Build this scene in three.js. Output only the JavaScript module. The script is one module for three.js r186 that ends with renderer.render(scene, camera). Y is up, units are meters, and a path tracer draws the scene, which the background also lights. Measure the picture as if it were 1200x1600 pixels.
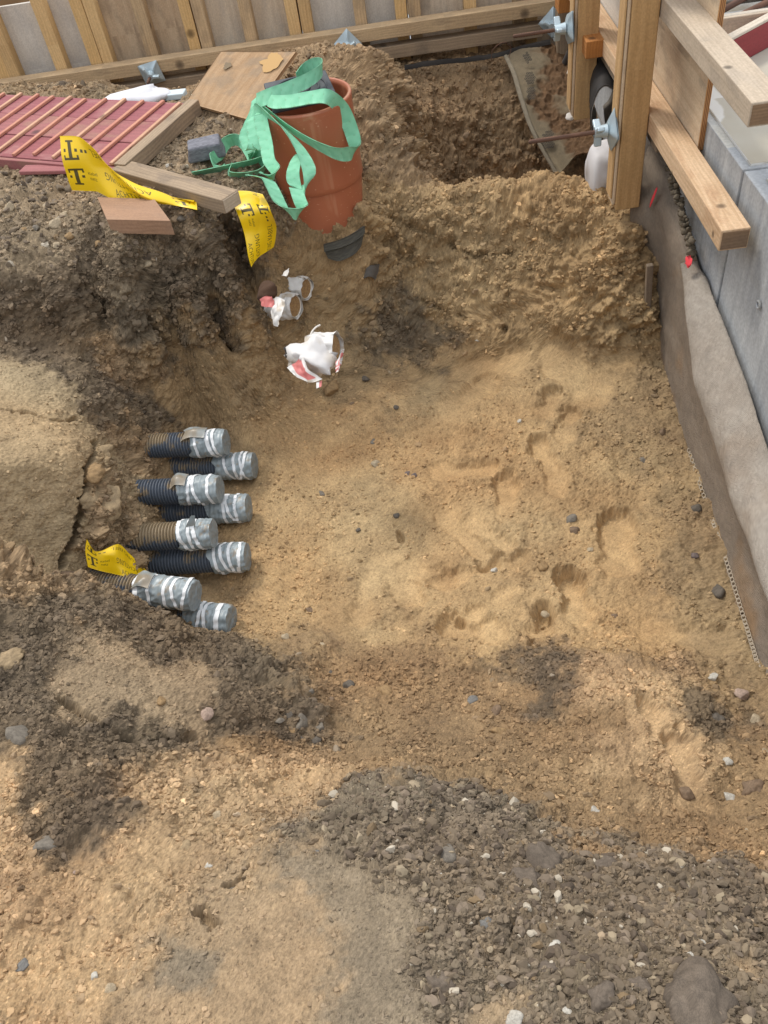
import * as THREE from 'three';
import { RoundedBoxGeometry } from 'three/addons/geometries/RoundedBoxGeometry.js';
import { mergeGeometries, mergeVertices } from 'three/addons/utils/BufferGeometryUtils.js';

// ---------------------------------------------------------------- camera
const FPX = 1300, CAMY = 2.5;                       // focal length in photo pixels, eye height above the pit floor
const V3 = (x, y, z) => new THREE.Vector3(x, y, z);
const scene = new THREE.Scene();
const camera = new THREE.PerspectiveCamera(2 * Math.atan(800 / FPX) * 180 / Math.PI, 0.75, 0.05, 400);
const downC = V3(220, -1200, -1300).normalize();
const fwdC = V3(-65, 1400, -1300); fwdC.addScaledVector(downC, -fwdC.dot(downC)).normalize();
const upC = downC.clone().negate(), backC = fwdC.clone().negate(), rightC = V3(0, 0, 0).crossVectors(upC, backC);
camera.position.set(0, CAMY, 0);
camera.quaternion.setFromRotationMatrix(new THREE.Matrix4().set(
  rightC.x, rightC.y, rightC.z, 0, upC.x, upC.y, upC.z, 0, backC.x, backC.y, backC.z, 0, 0, 0, 0, 1));
camera.updateMatrixWorld(true);
scene.add(camera);

// ---------------------------------------------------------------- sky: even bright cloud, a soft sun behind it
const SUN = V3(-0.45, 1.0, -0.55).normalize();
{
  const w = 128, h = 64, d = new Float32Array(w * h * 4);
  for (let j = 0; j < h; j++) for (let i = 0; i < w; i++) {
    const el = ((j + 0.5) / h - 0.5) * Math.PI, az = ((i + 0.5) / w - 0.5) * 2 * Math.PI;
    const dir = V3(Math.cos(el) * Math.cos(az), Math.sin(el), Math.cos(el) * Math.sin(az));
    const s = Math.max(0, dir.y);
    const L = (1 + 1.6 * s) / 2.6 * (1 + 0.10 * Math.sin(az * 3 + 1) * Math.cos(el * 5) + 0.06 * Math.sin(az * 7 + el * 9));
    const k = (j * w + i) * 4;
    d[k] = L * 0.97; d[k + 1] = L * 0.99; d[k + 2] = L * 1.04; d[k + 3] = 1;
  }
  const sky = new THREE.DataTexture(d, w, h, THREE.RGBAFormat, THREE.FloatType);
  sky.mapping = THREE.EquirectangularReflectionMapping; sky.magFilter = THREE.LinearFilter; sky.minFilter = THREE.LinearFilter;
  sky.needsUpdate = true;
  scene.background = sky; scene.environment = sky;
}
const sun = new THREE.DirectionalLight(0xfff6ea, 1.4);
sun.position.copy(SUN).multiplyScalar(12).add(V3(0, 0, -2.5)); sun.target.position.set(0, 0, -2.5);
sun.castShadow = true; sun.shadow.radius = 22; sun.shadow.mapSize.set(2048, 2048);
Object.assign(sun.shadow.camera, { left: -6, right: 6, top: 6, bottom: -6, near: 1, far: 30 });
scene.add(sun, sun.target);

const renderer = new THREE.WebGLRenderer({ antialias: true });
renderer.setSize(768, 1024);
renderer.toneMapping = THREE.LinearToneMapping;
renderer.toneMappingExposure = 1.6;
renderer.shadowMap.enabled = true; renderer.shadowMap.type = THREE.PCFSoftShadowMap;

// ---------------------------------------------------------------- helpers
let seed = 12345;
const rnd = () => { seed = (seed + 0x6D2B79F5) | 0; let t = Math.imul(seed ^ (seed >>> 15), 1 | seed); t = (t + Math.imul(t ^ (t >>> 7), 61 | t)) ^ t; return ((t ^ (t >>> 14)) >>> 0) / 4294967296; };
const rr = (a, b) => a + (b - a) * rnd();
const clamp = (x, a, b) => x < a ? a : x > b ? b : x;
const sstep = (a, b, x) => { const t = clamp((x - a) / (b - a), 0, 1); return t * t * (3 - 2 * t); };
const lerp = (a, b, t) => a + (b - a) * t;
function hash3(x, y, z) { let h = Math.imul(x, 374761393) ^ Math.imul(y, 668265263) ^ Math.imul(z, 2147483647 ^ 0x5bd1e995); h = Math.imul(h ^ (h >>> 13), 1274126177); h = Math.imul(h ^ (h >>> 16), 0x85ebca6b); return ((h ^ (h >>> 15)) >>> 0) / 4294967296; }
function vn(x, y, z) {                                // value noise, -1..1
  const xi = Math.floor(x), yi = Math.floor(y), zi = Math.floor(z);
  let u = x - xi, v = y - yi, w = z - zi;
  u = u * u * (3 - 2 * u); v = v * v * (3 - 2 * v); w = w * w * (3 - 2 * w);
  const a = hash3(xi, yi, zi), b = hash3(xi + 1, yi, zi), c = hash3(xi, yi + 1, zi), d = hash3(xi + 1, yi + 1, zi);
  const e = hash3(xi, yi, zi + 1), f = hash3(xi + 1, yi, zi + 1), g = hash3(xi, yi + 1, zi + 1), k = hash3(xi + 1, yi + 1, zi + 1);
  const p = a + (b - a) * u, q = c + (d - c) * u, r = e + (f - e) * u, s = g + (k - g) * u;
  const m = p + (q - p) * v, n = r + (s - r) * v;
  return (m + (n - m) * w) * 2 - 1;
}
const fbm = (x, y, z, o) => { let s = 0, a = 0.5, n = 0; for (let i = 0; i < o; i++) { s += a * vn(x, y, z); n += a; a *= 0.5; x = x * 2.03 + 7.1; y = y * 2.03 + 3.7; z = z * 2.03 + 1.3; } return s / n; };
function clod(x, y, z) {                              // rounded lumps, 0..1
  const xi = Math.floor(x), yi = Math.floor(y), zi = Math.floor(z); let m = 9;
  for (let i = -1; i < 2; i++) for (let j = -1; j < 2; j++) for (let k = -1; k < 2; k++) {
    const a = xi + i, b = yi + j, c = zi + k;
    const dx = a + hash3(a, b, c) - x, dy = b + hash3(b, c, a + 17) - y, dz = c + hash3(c + 31, a, b) - z;
    const d = dx * dx + dy * dy + dz * dz; if (d < m) m = d;
  }
  return Math.max(0, 1 - m * 1.5);
}
// photo pixel -> world direction; a known plane then gives the place
const ray = (px, py) => V3((px - 600), -(py - 800), -FPX).applyQuaternion(camera.quaternion);
const atY = (px, py, y) => { const r = ray(px, py); return V3(0, CAMY, 0).addScaledVector(r, (y - CAMY) / r.y); };
const atX = (px, py, x) => { const r = ray(px, py); return V3(0, CAMY, 0).addScaledVector(r, x / r.x); };
const atZ = (px, py, z) => { const r = ray(px, py); return V3(0, CAMY, 0).addScaledVector(r, z / r.z); };
const atD = (px, py, d) => V3(0, CAMY, 0).addScaledVector(ray(px, py), d / FPX);

const taken = {};
const numbered = n => { if (!(n in taken)) { taken[n] = 0; return n; } taken[n]++; return n + '_' + String(taken[n]).padStart(3, '0'); };
function shade(o) { o.traverse(m => { if (m.isMesh) { m.castShadow = true; m.receiveShadow = true; } }); return o; }
function thing(name, label, category, group) { const g = new THREE.Group(); g.name = numbered(name); g.userData = { label, category }; if (group) g.userData.group = group; scene.add(g); return g; }
function part(name, geo, mat, parent) { const m = new THREE.Mesh(geo, mat); m.name = name; m.castShadow = m.receiveShadow = true; parent.add(m); return m; }
function solo(name, geo, mat, label, category, group) { const m = new THREE.Mesh(geo, mat); m.name = numbered(name); m.castShadow = m.receiveShadow = true; m.userData = { label, category }; if (group) m.userData.group = group; scene.add(m); return m; }
const C = h => new THREE.Color(h);
function tex(w, h, fn, srgb = true) {                 // fn(u,v,x,y) -> [r,g,b] 0..1
  const d = new Uint8Array(w * h * 4);
  for (let y = 0; y < h; y++) for (let x = 0; x < w; x++) { const c = fn(x / w, y / h, x, y), k = (y * w + x) * 4; d[k] = clamp(c[0], 0, 1) * 255; d[k + 1] = clamp(c[1], 0, 1) * 255; d[k + 2] = clamp(c[2], 0, 1) * 255; d[k + 3] = 255; }
  const t = new THREE.DataTexture(d, w, h); t.magFilter = THREE.LinearFilter; t.minFilter = THREE.LinearMipmapLinearFilter; t.generateMipmaps = true; t.wrapS = t.wrapT = THREE.RepeatWrapping; if (srgb) t.colorSpace = THREE.SRGBColorSpace; t.needsUpdate = true; return t;
}
const hex = s => { const n = parseInt(s.slice(1), 16); return [(n >> 16) / 255, ((n >> 8) & 255) / 255, (n & 255) / 255]; };
const mix3 = (a, b, t) => [a[0] + (b[0] - a[0]) * t, a[1] + (b[1] - a[1]) * t, a[2] + (b[2] - a[2]) * t];
const mul3 = (a, k) => [a[0] * k, a[1] * k, a[2] * k];

// ---------------------------------------------------------------- the dug ground: base shape from measured spots (photo pixel + height above the pit floor)
const SPOT = [
  // pit floor
  [450, 700, 0], [450, 850, 0], [440, 950, 0], [600, 700, 0], [600, 850, 0], [600, 960, 0.01], [800, 700, 0], [800, 850, 0], [800, 970, 0.02], [950, 700, 0], [950, 850, 0], [950, 980, 0.02],
  [1080, 780, 0.01], [1120, 900, 0.01], [1150, 1010, 0.03], [560, 630, 0.02], [700, 610, 0.02], [850, 600, 0.03], [960, 620, 0.03], [420, 650, 0.03], [1030, 640, 0.03], [380, 720, 0], [380, 860, 0], [330, 740, 0.0], [300, 850, 0.0],
  // foot of the far slope, and the slope up to the ridge
  [470, 615, 0.04], [560, 560, 0.06], [640, 525, 0.07], [700, 535, 0.07], [800, 545, 0.07], [950, 560, 0.08], [1005, 570, 0.1],
  [640, 480, 0.20], [740, 470, 0.24], [850, 470, 0.24], [960, 480, 0.28], [700, 400, 0.38], [820, 400, 0.38], [920, 400, 0.42], [985, 400, 0.48], [620, 400, 0.38],
  [640, 340, 0.54], [720, 330, 0.55], [820, 320, 0.56], [920, 320, 0.60], [980, 345, 0.6], [660, 303, 0.6], [700, 300, 0.61], [770, 285, 0.62], [850, 278, 0.63], [940, 292, 0.63],
  // under the riser pipe and the pocket with the wrapped stubs
  [578, 335, 0.61], [556, 345, 0.60], [512, 354, 0.61], [455, 345, 0.66], [540, 400, 0.5], [475, 390, 0.56], [580, 440, 0.34], [560, 500, 0.2], [520, 470, 0.3], [450, 440, 0.46], [400, 450, 0.45], [420, 520, 0.27], [380, 580, 0.16], [440, 570, 0.15],
  [350, 560, 0.25], [330, 640, 0.08], [300, 600, 0.2], [250, 640, 0.2], [600, 520, 0.1], [610, 465, 0.24],
  // dark cut face and the ledge above
  [392, 330, 0.84], [392, 380, 0.68], [330, 365, 0.86], [270, 392, 0.85], [180, 410, 0.85], [90, 425, 0.84], [0, 440, 0.83], [340, 480, 0.5], [260, 500, 0.52], [180, 510, 0.54], [90, 520, 0.6], [0, 530, 0.64],
  [330, 420, 0.68], [240, 440, 0.7], [120, 460, 0.72],
  [200, 380, 0.88], [60, 380, 0.88], [300, 340, 0.89], [370, 300, 0.88], [120, 300, 0.91], [20, 300, 0.93], [200, 290, 0.90], [340, 270, 0.89], [250, 230, 0.91], [120, 200, 0.90], [0, 200, 0.90], [330, 200, 0.92], [400, 230, 0.88], [430, 260, 0.85], [420, 300, 0.80], [0, 138, 0.84], [110, 133, 0.86], [250, 150, 0.80], [165, 140, 0.82],
  // mound behind the riser
  [480, 70, 1.06], [540, 72, 1.08], [590, 85, 1.05], [625, 105, 1.0], [420, 90, 0.98], [560, 140, 0.98], [600, 180, 0.9], [570, 240, 0.78], [610, 280, 0.68], [645, 220, 0.66], [655, 270, 0.58], [640, 160, 0.82], [480, 110, 1.0], [400, 150, 0.97],
  // left slope, smoothed slab, gap, duct mouth
  [0, 570, 0.66], [100, 600, 0.55], [180, 620, 0.42], [220, 660, 0.28], [0, 680, 0.68], [80, 690, 0.62], [138, 705, 0.57], [0, 800, 0.68], [70, 810, 0.62], [112, 820, 0.57], [0, 880, 0.68], [90, 885, 0.55],
  [150, 712, 0.46], [130, 815, 0.46], [118, 868, 0.45], [165, 720, 0.40], [145, 800, 0.40], [130, 870, 0.36], [205, 720, 0.24], [195, 790, 0.24], [175, 850, 0.26], [150, 895, 0.27], [195, 912, 0.15], [225, 925, 0.12], [240, 760, 0.12], [235, 830, 0.12], [225, 880, 0.10],
  // near bank
  [30, 925, 0.62], [110, 936, 0.54], [180, 950, 0.45], [250, 980, 0.37], [295, 1012, 0.29], [370, 1000, 0.18], [460, 1010, 0.08], [310, 985, 0.06], [420, 990, 0.02], [240, 935, 0.14],
  [60, 1000, 0.62], [180, 1000, 0.53], [280, 1050, 0.44], [380, 1070, 0.34], [450, 1100, 0.26], [500, 1130, 0.20], [510, 1060, 0.06], [480, 1160, 0.24], [130, 1080, 0.60], [230, 1110, 0.53], [350, 1150, 0.40],
  [30, 1120, 0.68], [120, 1200, 0.66], [40, 1250, 0.73], [250, 1180, 0.56], [350, 1230, 0.52], [250, 1280, 0.66], [150, 1330, 0.73], [420, 1200, 0.42], [450, 1260, 0.52], [350, 1330, 0.66],
  [600, 1080, 0.06], [700, 1080, 0.07], [600, 1150, 0.16], [720, 1160, 0.18], [560, 1195, 0.28], [680, 1195, 0.26], [780, 1060, 0.05], [780, 1225, 0.30], [880, 1270, 0.34], [1000, 1310, 0.38], [1120, 1330, 0.36],
  [840, 1045, 0.14], [900, 1050, 0.18], [1000, 1055, 0.16], [900, 1110, 0.24], [1000, 1120, 0.24], [830, 1120, 0.17], [900, 1190, 0.27], [1050, 1200, 0.25], [1100, 1110, 0.12], [1160, 1130, 0.08], [1150, 1230, 0.2], [1190, 1300, 0.3],
  [470, 1260, 0.52], [560, 1225, 0.50], [650, 1218, 0.50], [780, 1250, 0.50], [870, 1305, 0.54], [1000, 1343, 0.56], [1150, 1355, 0.54], [1200, 1395, 0.54],
  [600, 1300, 0.65], [750, 1330, 0.64], [900, 1400, 0.68], [1050, 1420, 0.68], [1190, 1450, 0.66], [480, 1350, 0.68], [650, 1400, 0.75], [800, 1450, 0.75], [1000, 1500, 0.78], [1180, 1550, 0.8],
  [250, 1420, 0.76], [400, 1430, 0.75], [100, 1450, 0.8], [0, 1400, 0.8], [0, 1590, 0.85], [200, 1590, 0.84], [400, 1590, 0.83], [600, 1560, 0.82], [800, 1590, 0.84], [1000, 1600, 0.85], [1190, 1600, 0.85], [550, 1450, 0.78],
];
const WPT = [ // places the photograph hides: pit behind the ridge, under the felt, behind the forms, behind the camera
  [0.25, 0.12, -4.5], [0.5, 0.05, -4.5], [0.8, 0.1, -4.4], [0.2, 0.05, -4.85], [0.5, 0.0, -4.9], [0.8, 0.02, -4.9], [0.15, 0.35, -4.35], [0.05, 0.55, -4.6], [0.1, 0.5, -5.0], [0.4, 0.4, -5.2], [0.75, 0.42, -5.2],
  [0.1, 0.56, -5.38], [0.4, 0.55, -5.42], [0.8, 0.55, -5.42], [1.0, 0.5, -5.4], [0.3, 0.55, -5.6], [1.0, 0.5, -5.7], [-0.6, 0.7, -5.6], [-1.5, 0.5, -5.6], [-2.5, 0.6, -5.6], [-0.2, 0.75, -5.2], [-1.4, 0.5, -5.3], [-1.1, 0.5, -5.3], [-1.0, 0.45, -5.5], [-1.7, 0.66, -5.2], [-0.3, 0.95, -4.7],
  [1.0, 0.02, -1.5], [1.0, 0.02, -2.0], [1.0, 0.02, -2.5], [1.0, 0.06, -3.0], [1.15, 0.3, -3.3], [1.05, 0.5, -3.5], [1.1, 0.3, -3.9], [1.1, 0.05, -2.0], [1.1, 0.3, -4.5],
  [-2.0, 0.8, -1.5], [-2.0, 0.8, -2.2], [-3, 0.9, -1], [-3, 0.9, -2.5], [-3, 0.95, -4], [-3.2, 0.9, -5], [-2, 0.87, -0.3], [-1.2, 0.87, 0.3], [0, 0.86, 0.2], [0.9, 0.85, 0], [1, 0.7, -0.5], [1, 0.4, -0.9], [-3, 0.9, 0.4], [0.9, 0.87, 0.5],
  [-2.5, 0.85, -3.2], [-2.0, 0.65, -2.7],
];
const BX0 = -3.5, BX1 = 1.5, BZ0 = -5.9, BZ1 = 0.6, BC = 0.02;
const BNX = Math.round((BX1 - BX0) / BC) + 1, BNZ = Math.round((BZ1 - BZ0) / BC) + 1;
const baseH = new Float64Array(BNX * BNZ);
{
  const pts = [...SPOT.map(([a, b, y]) => atY(a, b, y)), ...WPT.map(p => V3(...p))];
  const n = pts.length, c2 = 0.05 * 0.05, A = [];
  const mean = 0.4;
  for (let i = 0; i < n; i++) { const r = new Float64Array(n + 1); for (let j = 0; j < n; j++) { const dx = pts[i].x - pts[j].x, dz = pts[i].z - pts[j].z; r[j] = Math.sqrt(dx * dx + dz * dz + c2); } r[i] -= 0.012; r[n] = pts[i].y - mean; A.push(r); }
  for (let i = 0; i < n; i++) { let p = i; for (let k = i + 1; k < n; k++) if (Math.abs(A[k][i]) > Math.abs(A[p][i])) p = k; [A[i], A[p]] = [A[p], A[i]]; for (let k = i + 1; k < n; k++) { const f = A[k][i] / A[i][i]; if (f) for (let j = i; j <= n; j++) A[k][j] -= f * A[i][j]; } }
  const w = new Float64Array(n); for (let i = n - 1; i >= 0; i--) { let s = A[i][n]; for (let j = i + 1; j < n; j++) s -= A[i][j] * w[j]; w[i] = s / A[i][i]; }
  for (let j = 0; j < BNZ; j++) for (let i = 0; i < BNX; i++) { const x = BX0 + i * BC, z = BZ0 + j * BC; let s = mean; for (let k = 0; k < n; k++) { const dx = x - pts[k].x, dz = z - pts[k].z; s += w[k] * Math.sqrt(dx * dx + dz * dz + c2); } baseH[j * BNX + i] = clamp(s, -0.1, 1.3); }
}
{ // the near duct lies half clear of the sand it comes out of
  for (const [a, b, y] of [[[180, 917], [305, 930], 0.19]]) {
    const p = atY(a[0], a[1], y), q = atY(b[0], b[1], y), dx = q.x - p.x, dz = q.z - p.z, l2 = dx * dx + dz * dz;
    for (let j = 0; j < BNZ; j++) for (let i = 0; i < BNX; i++) { const x = BX0 + i * BC, z = BZ0 + j * BC, t = clamp(((x - p.x) * dx + (z - p.z) * dz) / l2, 0, 1), d = Math.hypot(x - p.x - dx * t, z - p.z - dz * t); if (d > 0.3) continue; const cap = y - 0.045 + Math.max(0, d - 0.06) * 2.2; if (baseH[j * BNX + i] > cap) baseH[j * BNX + i] = cap; }
  }
}
function hAt(x, z) {
  const fx = clamp((x - BX0) / BC, 0, BNX - 1.001), fz = clamp((z - BZ0) / BC, 0, BNZ - 1.001), i = fx | 0, j = fz | 0, u = fx - i, v = fz - j, k = j * BNX + i;
  return (baseH[k] * (1 - u) + baseH[k + 1] * u) * (1 - v) + (baseH[k + BNX] * (1 - u) + baseH[k + BNX + 1] * u) * v;
}
function cast(px, py) {                               // first meeting of a sight line with the base ground
  const r = ray(px, py).normalize(); let t = 1.2;
  for (; t < 9; t += 0.01) { const y = CAMY + r.y * t, x = r.x * t, z = r.z * t; if (y < hAt(x, z)) break; }
  let a = t - 0.01, b = t; for (let k = 0; k < 14; k++) { const m = (a + b) / 2; if (CAMY + r.y * m < hAt(r.x * m, r.z * m)) b = m; else a = m; }
  return V3(r.x * b, CAMY + r.y * b, r.z * b);
}
// ---------------------------------------------------------------- what the ground is made of, spot by spot
const KIND = {
  //        colour       second      crumb  clod  fine  (relief in metres)
  sand:  { a: '#b39871', b: '#a1845f', cr: 0.0055, cl: 0.012, fn: 0.0034, n: 0.5 },
  damp:  { a: '#a28a67', b: '#8c7558', cr: 0.0070, cl: 0.016, fn: 0.0038, n: 0.6 },
  rust:  { a: '#997f5e', b: '#826a4e', cr: 0.0070, cl: 0.018, fn: 0.0040, n: 0.75 },
  dark:  { a: '#74644f', b: '#5d5041', cr: 0.0100, cl: 0.025, fn: 0.0048, n: 0.85 },
  gold:  { a: '#b69b77', b: '#9f8465', cr: 0.0090, cl: 0.022, fn: 0.0046, n: 0.8 },
  grit:  { a: '#6e6151', b: '#7b6e5b', cr: 0.0120, cl: 0.024, fn: 0.0058, n: 1.0 },
  tan:   { a: '#a38c6f', b: '#937e64', cr: 0.0030, cl: 0.008, fn: 0.0030, n: 0.35 },
  grey:  { a: '#817462', b: '#8a7c68', cr: 0.0030, cl: 0.008, fn: 0.0030, n: 0.35 },
  slab:  { a: '#ae9979', b: '#9d886a', cr: 0.0026, cl: 0.008, fn: 0.0028, n: 0.3 },
  bank:  { a: '#9d8363', b: '#887156', cr: 0.0105, cl: 0.038, fn: 0.0046, n: 0.9 },
  ridge: { a: '#ab906a', b: '#937a58', cr: 0.0105, cl: 0.036, fn: 0.0042, n: 0.9 },
  wet:   { a: '#a58b67', b: '#937a59', cr: 0.0040, cl: 0.016, fn: 0.0028, n: 0.4 },
  ledge: { a: '#87765f', b: '#95836b', cr: 0.0110, cl: 0.024, fn: 0.0055, n: 1.0 },
};
const KN = Object.keys(KIND), NK = KN.length;
const WHERE = {
  sand: [450, 700, 500, 650, 550, 700, 500, 800, 600, 780, 700, 700, 700, 800, 800, 650, 650, 620, 750, 580, 900, 600, 850, 720, 800, 850, 700, 900, 600, 900, 500, 900, 460, 950, 900, 880, 950, 760, 1000, 850, 880, 960, 780, 980, 1040, 980, 560, 960, 420, 800, 330, 800, 960, 560, 850, 570, 930, 980, 430, 680],
  damp: [1050, 700, 1090, 800, 1105, 900, 1000, 650, 420, 620, 1150, 980, 1020, 590, 1080, 940, 540, 610, 330, 740, 300, 850, 480, 1000, 1150, 1040],
  rust: [560, 1040, 650, 1060, 750, 1080, 600, 1130, 700, 1160, 780, 1120, 560, 1180, 800, 1220, 900, 1250, 1000, 1280, 1100, 1290, 1180, 1350, 1150, 1240, 1180, 1180, 430, 1165, 370, 1172, 680, 1200, 620, 1195, 510, 1100, 1050, 1290, 950, 1230, 880, 1160, 900, 1120, 850, 1150, 820, 1080],
  dark: [150, 430, 50, 450, 220, 430, 300, 420, 290, 500, 150, 500, 360, 360, 100, 470, 250, 470, 330, 400, 370, 430, 60, 500, 200, 510, 130, 560, 170, 620, 330, 440, 380, 380, 20, 480, 60, 545, 220, 640, 100, 950, 200, 970, 330, 1010, 400, 1050, 450, 1110, 260, 1000, 40, 970, 430, 1135, 380, 1100, 340, 1130, 50, 1120, 100, 1180, 150, 1160, 60, 1220, 190, 1180, 90, 1290, 20, 1050, 850, 1095, 842, 1050, 600, 522, 645, 505, 230, 1160, 110, 1320, 1100, 1130],
  gold: [250, 1230, 350, 1200, 400, 1250, 300, 1300, 200, 1350, 100, 1400, 20, 1320, 8, 1260, 150, 1450, 50, 1470, 420, 1200, 470, 1210, 960, 1065, 1040, 1090, 1000, 1130, 1070, 1200, 920, 1080, 330, 1350, 440, 1230, 240, 1400, 60, 1380, 940, 1160, 1000, 1180, 1040, 1150],
  grit: [550, 1260, 650, 1250, 700, 1350, 800, 1330, 900, 1400, 1000, 1400, 1100, 1420, 700, 1450, 850, 1500, 1000, 1500, 1090, 1500, 750, 1560, 900, 1580, 600, 1320, 1190, 1500, 1150, 1400, 1050, 1370, 800, 1280, 520, 1300, 1180, 1590, 680, 1540, 1060, 1590],
  tan: [220, 1060, 150, 1080, 300, 1090, 180, 1050, 250, 1100, 350, 1450, 420, 1420, 450, 1500, 350, 1560, 280, 1590, 460, 1580, 400, 1520, 480, 1380, 1140, 1510, 760, 1590],
  grey: [530, 1400, 550, 1480, 610, 1560, 600, 1450, 560, 1560, 500, 1360, 300, 1500],
  slab: [125, 740, 105, 800, 60, 850, 132, 690, 95, 850, 60, 680, 20, 600, 90, 750, 50, 780, 30, 720, 110, 710, 70, 620, 20, 650],
  bank: [750, 150, 700, 130, 800, 200, 680, 200, 750, 250, 540, 110, 600, 150, 620, 220, 580, 250, 640, 270, 480, 80, 640, 180, 850, 250, 120, 130, 20, 900, 160, 780, 150, 850, 200, 690, 180, 560],
  ridge: [700, 350, 800, 330, 900, 350, 750, 430, 880, 430, 650, 380, 960, 400, 600, 320, 850, 290, 700, 310, 820, 480, 900, 500, 700, 470, 960, 500, 590, 370],
  wet: [450, 440, 420, 540, 350, 560, 300, 600, 520, 490, 560, 440, 480, 400, 400, 590, 470, 560, 430, 400, 560, 400, 270, 620, 500, 520, 330, 620],
  ledge: [50, 330, 100, 350, 60, 290, 300, 360, 330, 345, 200, 372, 370, 280, 280, 270, 20, 380, 100, 385, 20, 350, 400, 310, 340, 270, 300, 200, 400, 250],
};
const kw = KN.map(() => new Float32Array(BNX * BNZ));
{
  const cp = [];
  KN.forEach((k, q) => { const l = WHERE[k]; for (let i = 0; i < l.length; i += 2) { const p = cast(l[i], l[i + 1]); cp.push([p.x, p.y, p.z, q]); } });
  for (const [x, y, z, q] of [[-2.6, 0.9, -1, 3], [-2, 0.86, 0, 4], [-2.4, 0.9, -2, 9], [-2.5, 0.9, -3.5, 12], [-3, 0.9, -4.5, 9], [0.5, 0.85, 0.4, 5], [-0.8, 0.85, 0.4, 6], [0.9, 0.8, -0.2, 5], [0.5, 0, -4.8, 9], [0.4, 0.5, -5.5, 9], [-1, 0.7, -5.6, 9]]) cp.push([x, y, z, q]);
  const d = new Float64Array(NK);
  for (let j = 0; j < BNZ; j++) for (let i = 0; i < BNX; i++) {
    const x = BX0 + i * BC, z = BZ0 + j * BC, y = baseH[j * BNX + i]; d.fill(0); let s = 0;
    for (const p of cp) { const a = p[0] - x, b = p[1] - y, c = p[2] - z, r2 = a * a + b * b + c * c + 0.0004; const w = Math.pow(r2, -2.4); d[p[3]] += w; s += w; }
    for (let q = 0; q < NK; q++) kw[q][j * BNX + i] = d[q] / s;
  }
}
const kCol = KN.map(k => [C(KIND[k].a), C(KIND[k].b)]);
const kCr = KN.map(k => KIND[k].cr), kCl = KN.map(k => KIND[k].cl), kFn = KN.map(k => KIND[k].fn), kN = KN.map(k => KIND[k].n);
const wbuf = new Float64Array(NK);
function kinds(x, y, z) {                             // mixture at a place, its borders ragged
  const wx = x + 0.035 * vn(x * 9, y * 9, z * 9) + 0.018 * vn(x * 31, y * 31, z * 31 + 5) + 0.008 * vn(x * 90, y * 90, z * 90), wz = z + 0.035 * vn(x * 9 + 40, y * 9, z * 9) + 0.018 * vn(x * 31, y * 31 + 9, z * 31) + 0.008 * vn(x * 90, y * 90 + 7, z * 90);
  const fx = clamp((wx - BX0) / BC, 0, BNX - 1.001), fz = clamp((wz - BZ0) / BC, 0, BNZ - 1.001), i = fx | 0, j = fz | 0, u = fx - i, v = fz - j, k = j * BNX + i;
  for (let q = 0; q < NK; q++) { const t = kw[q]; wbuf[q] = (t[k] * (1 - u) + t[k + 1] * u) * (1 - v) + (t[k + BNX] * (1 - u) + t[k + BNX + 1] * u) * v; }
  let s = 0; for (let q = 0; q < NK; q++) { if (wbuf[q] < 0.01) { wbuf[q] = 0; continue; } wbuf[q] *= Math.exp(2.4 * vn(x * 11 + q * 17, y * 11, z * 11) + 1.6 * vn(x * 37 + q * 13, y * 37, z * 37) + 0.9 * vn(x * 120, y * 120 + q * 7, z * 120)); s += wbuf[q]; }
  for (let q = 0; q < NK; q++) wbuf[q] /= s;
  return wbuf;
}
// boot prints: heel pixel, toe pixel, width (m), depth (m)
const PRINTS = [
  [905, 960, 895, 905, 0.12, 0.05], [838, 985, 848, 960, 0.09, 0.05], [965, 880, 960, 815, 0.15, 0.035], [690, 905, 815, 870, 0.09, 0.025], [770, 985, 705, 978, 0.11, 0.035], [700, 810, 760, 870, 0.10, 0.02], [870, 760, 845, 695, 0.10, 0.025], [790, 790, 790, 750, 0.10, 0.03],
  [690, 740, 760, 730, 0.11, 0.02], [600, 880, 640, 930, 0.13, 0.015], [640, 890, 690, 900, 0.12, 0.015], [880, 680, 890, 645, 0.10, 0.025], [850, 640, 860, 615, 0.09, 0.025], [700, 640, 760, 600, 0.14, 0.02], [920, 610, 870, 560, 0.2, 0.012], [800, 570, 720, 580, 0.14, 0.015], [1020, 985, 1120, 1005, 0.13, 0.02],
  [1040, 1160, 1010, 1105, 0.075, 0.022], [1080, 1240, 1065, 1160, 0.085, 0.028], [680, 600, 650, 590, 0.1, 0.02], [735, 820, 790, 850, 0.09, 0.018], [790, 930, 730, 960, 0.09, 0.02], [580, 910, 560, 960, 0.1, 0.012],
].map(([a, b, c, d, w, dep]) => { const p = cast(a, b), q = cast(c, d); const dx = q.x - p.x, dz = q.z - p.z, l = Math.hypot(dx, dz); return { x: p.x, z: p.z, ux: dx / l, uz: dz / l, l, w: w / 2, dep, cx: (p.x + q.x) / 2, cz: (p.z + q.z) / 2, r: l / 2 + w }; });
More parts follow.
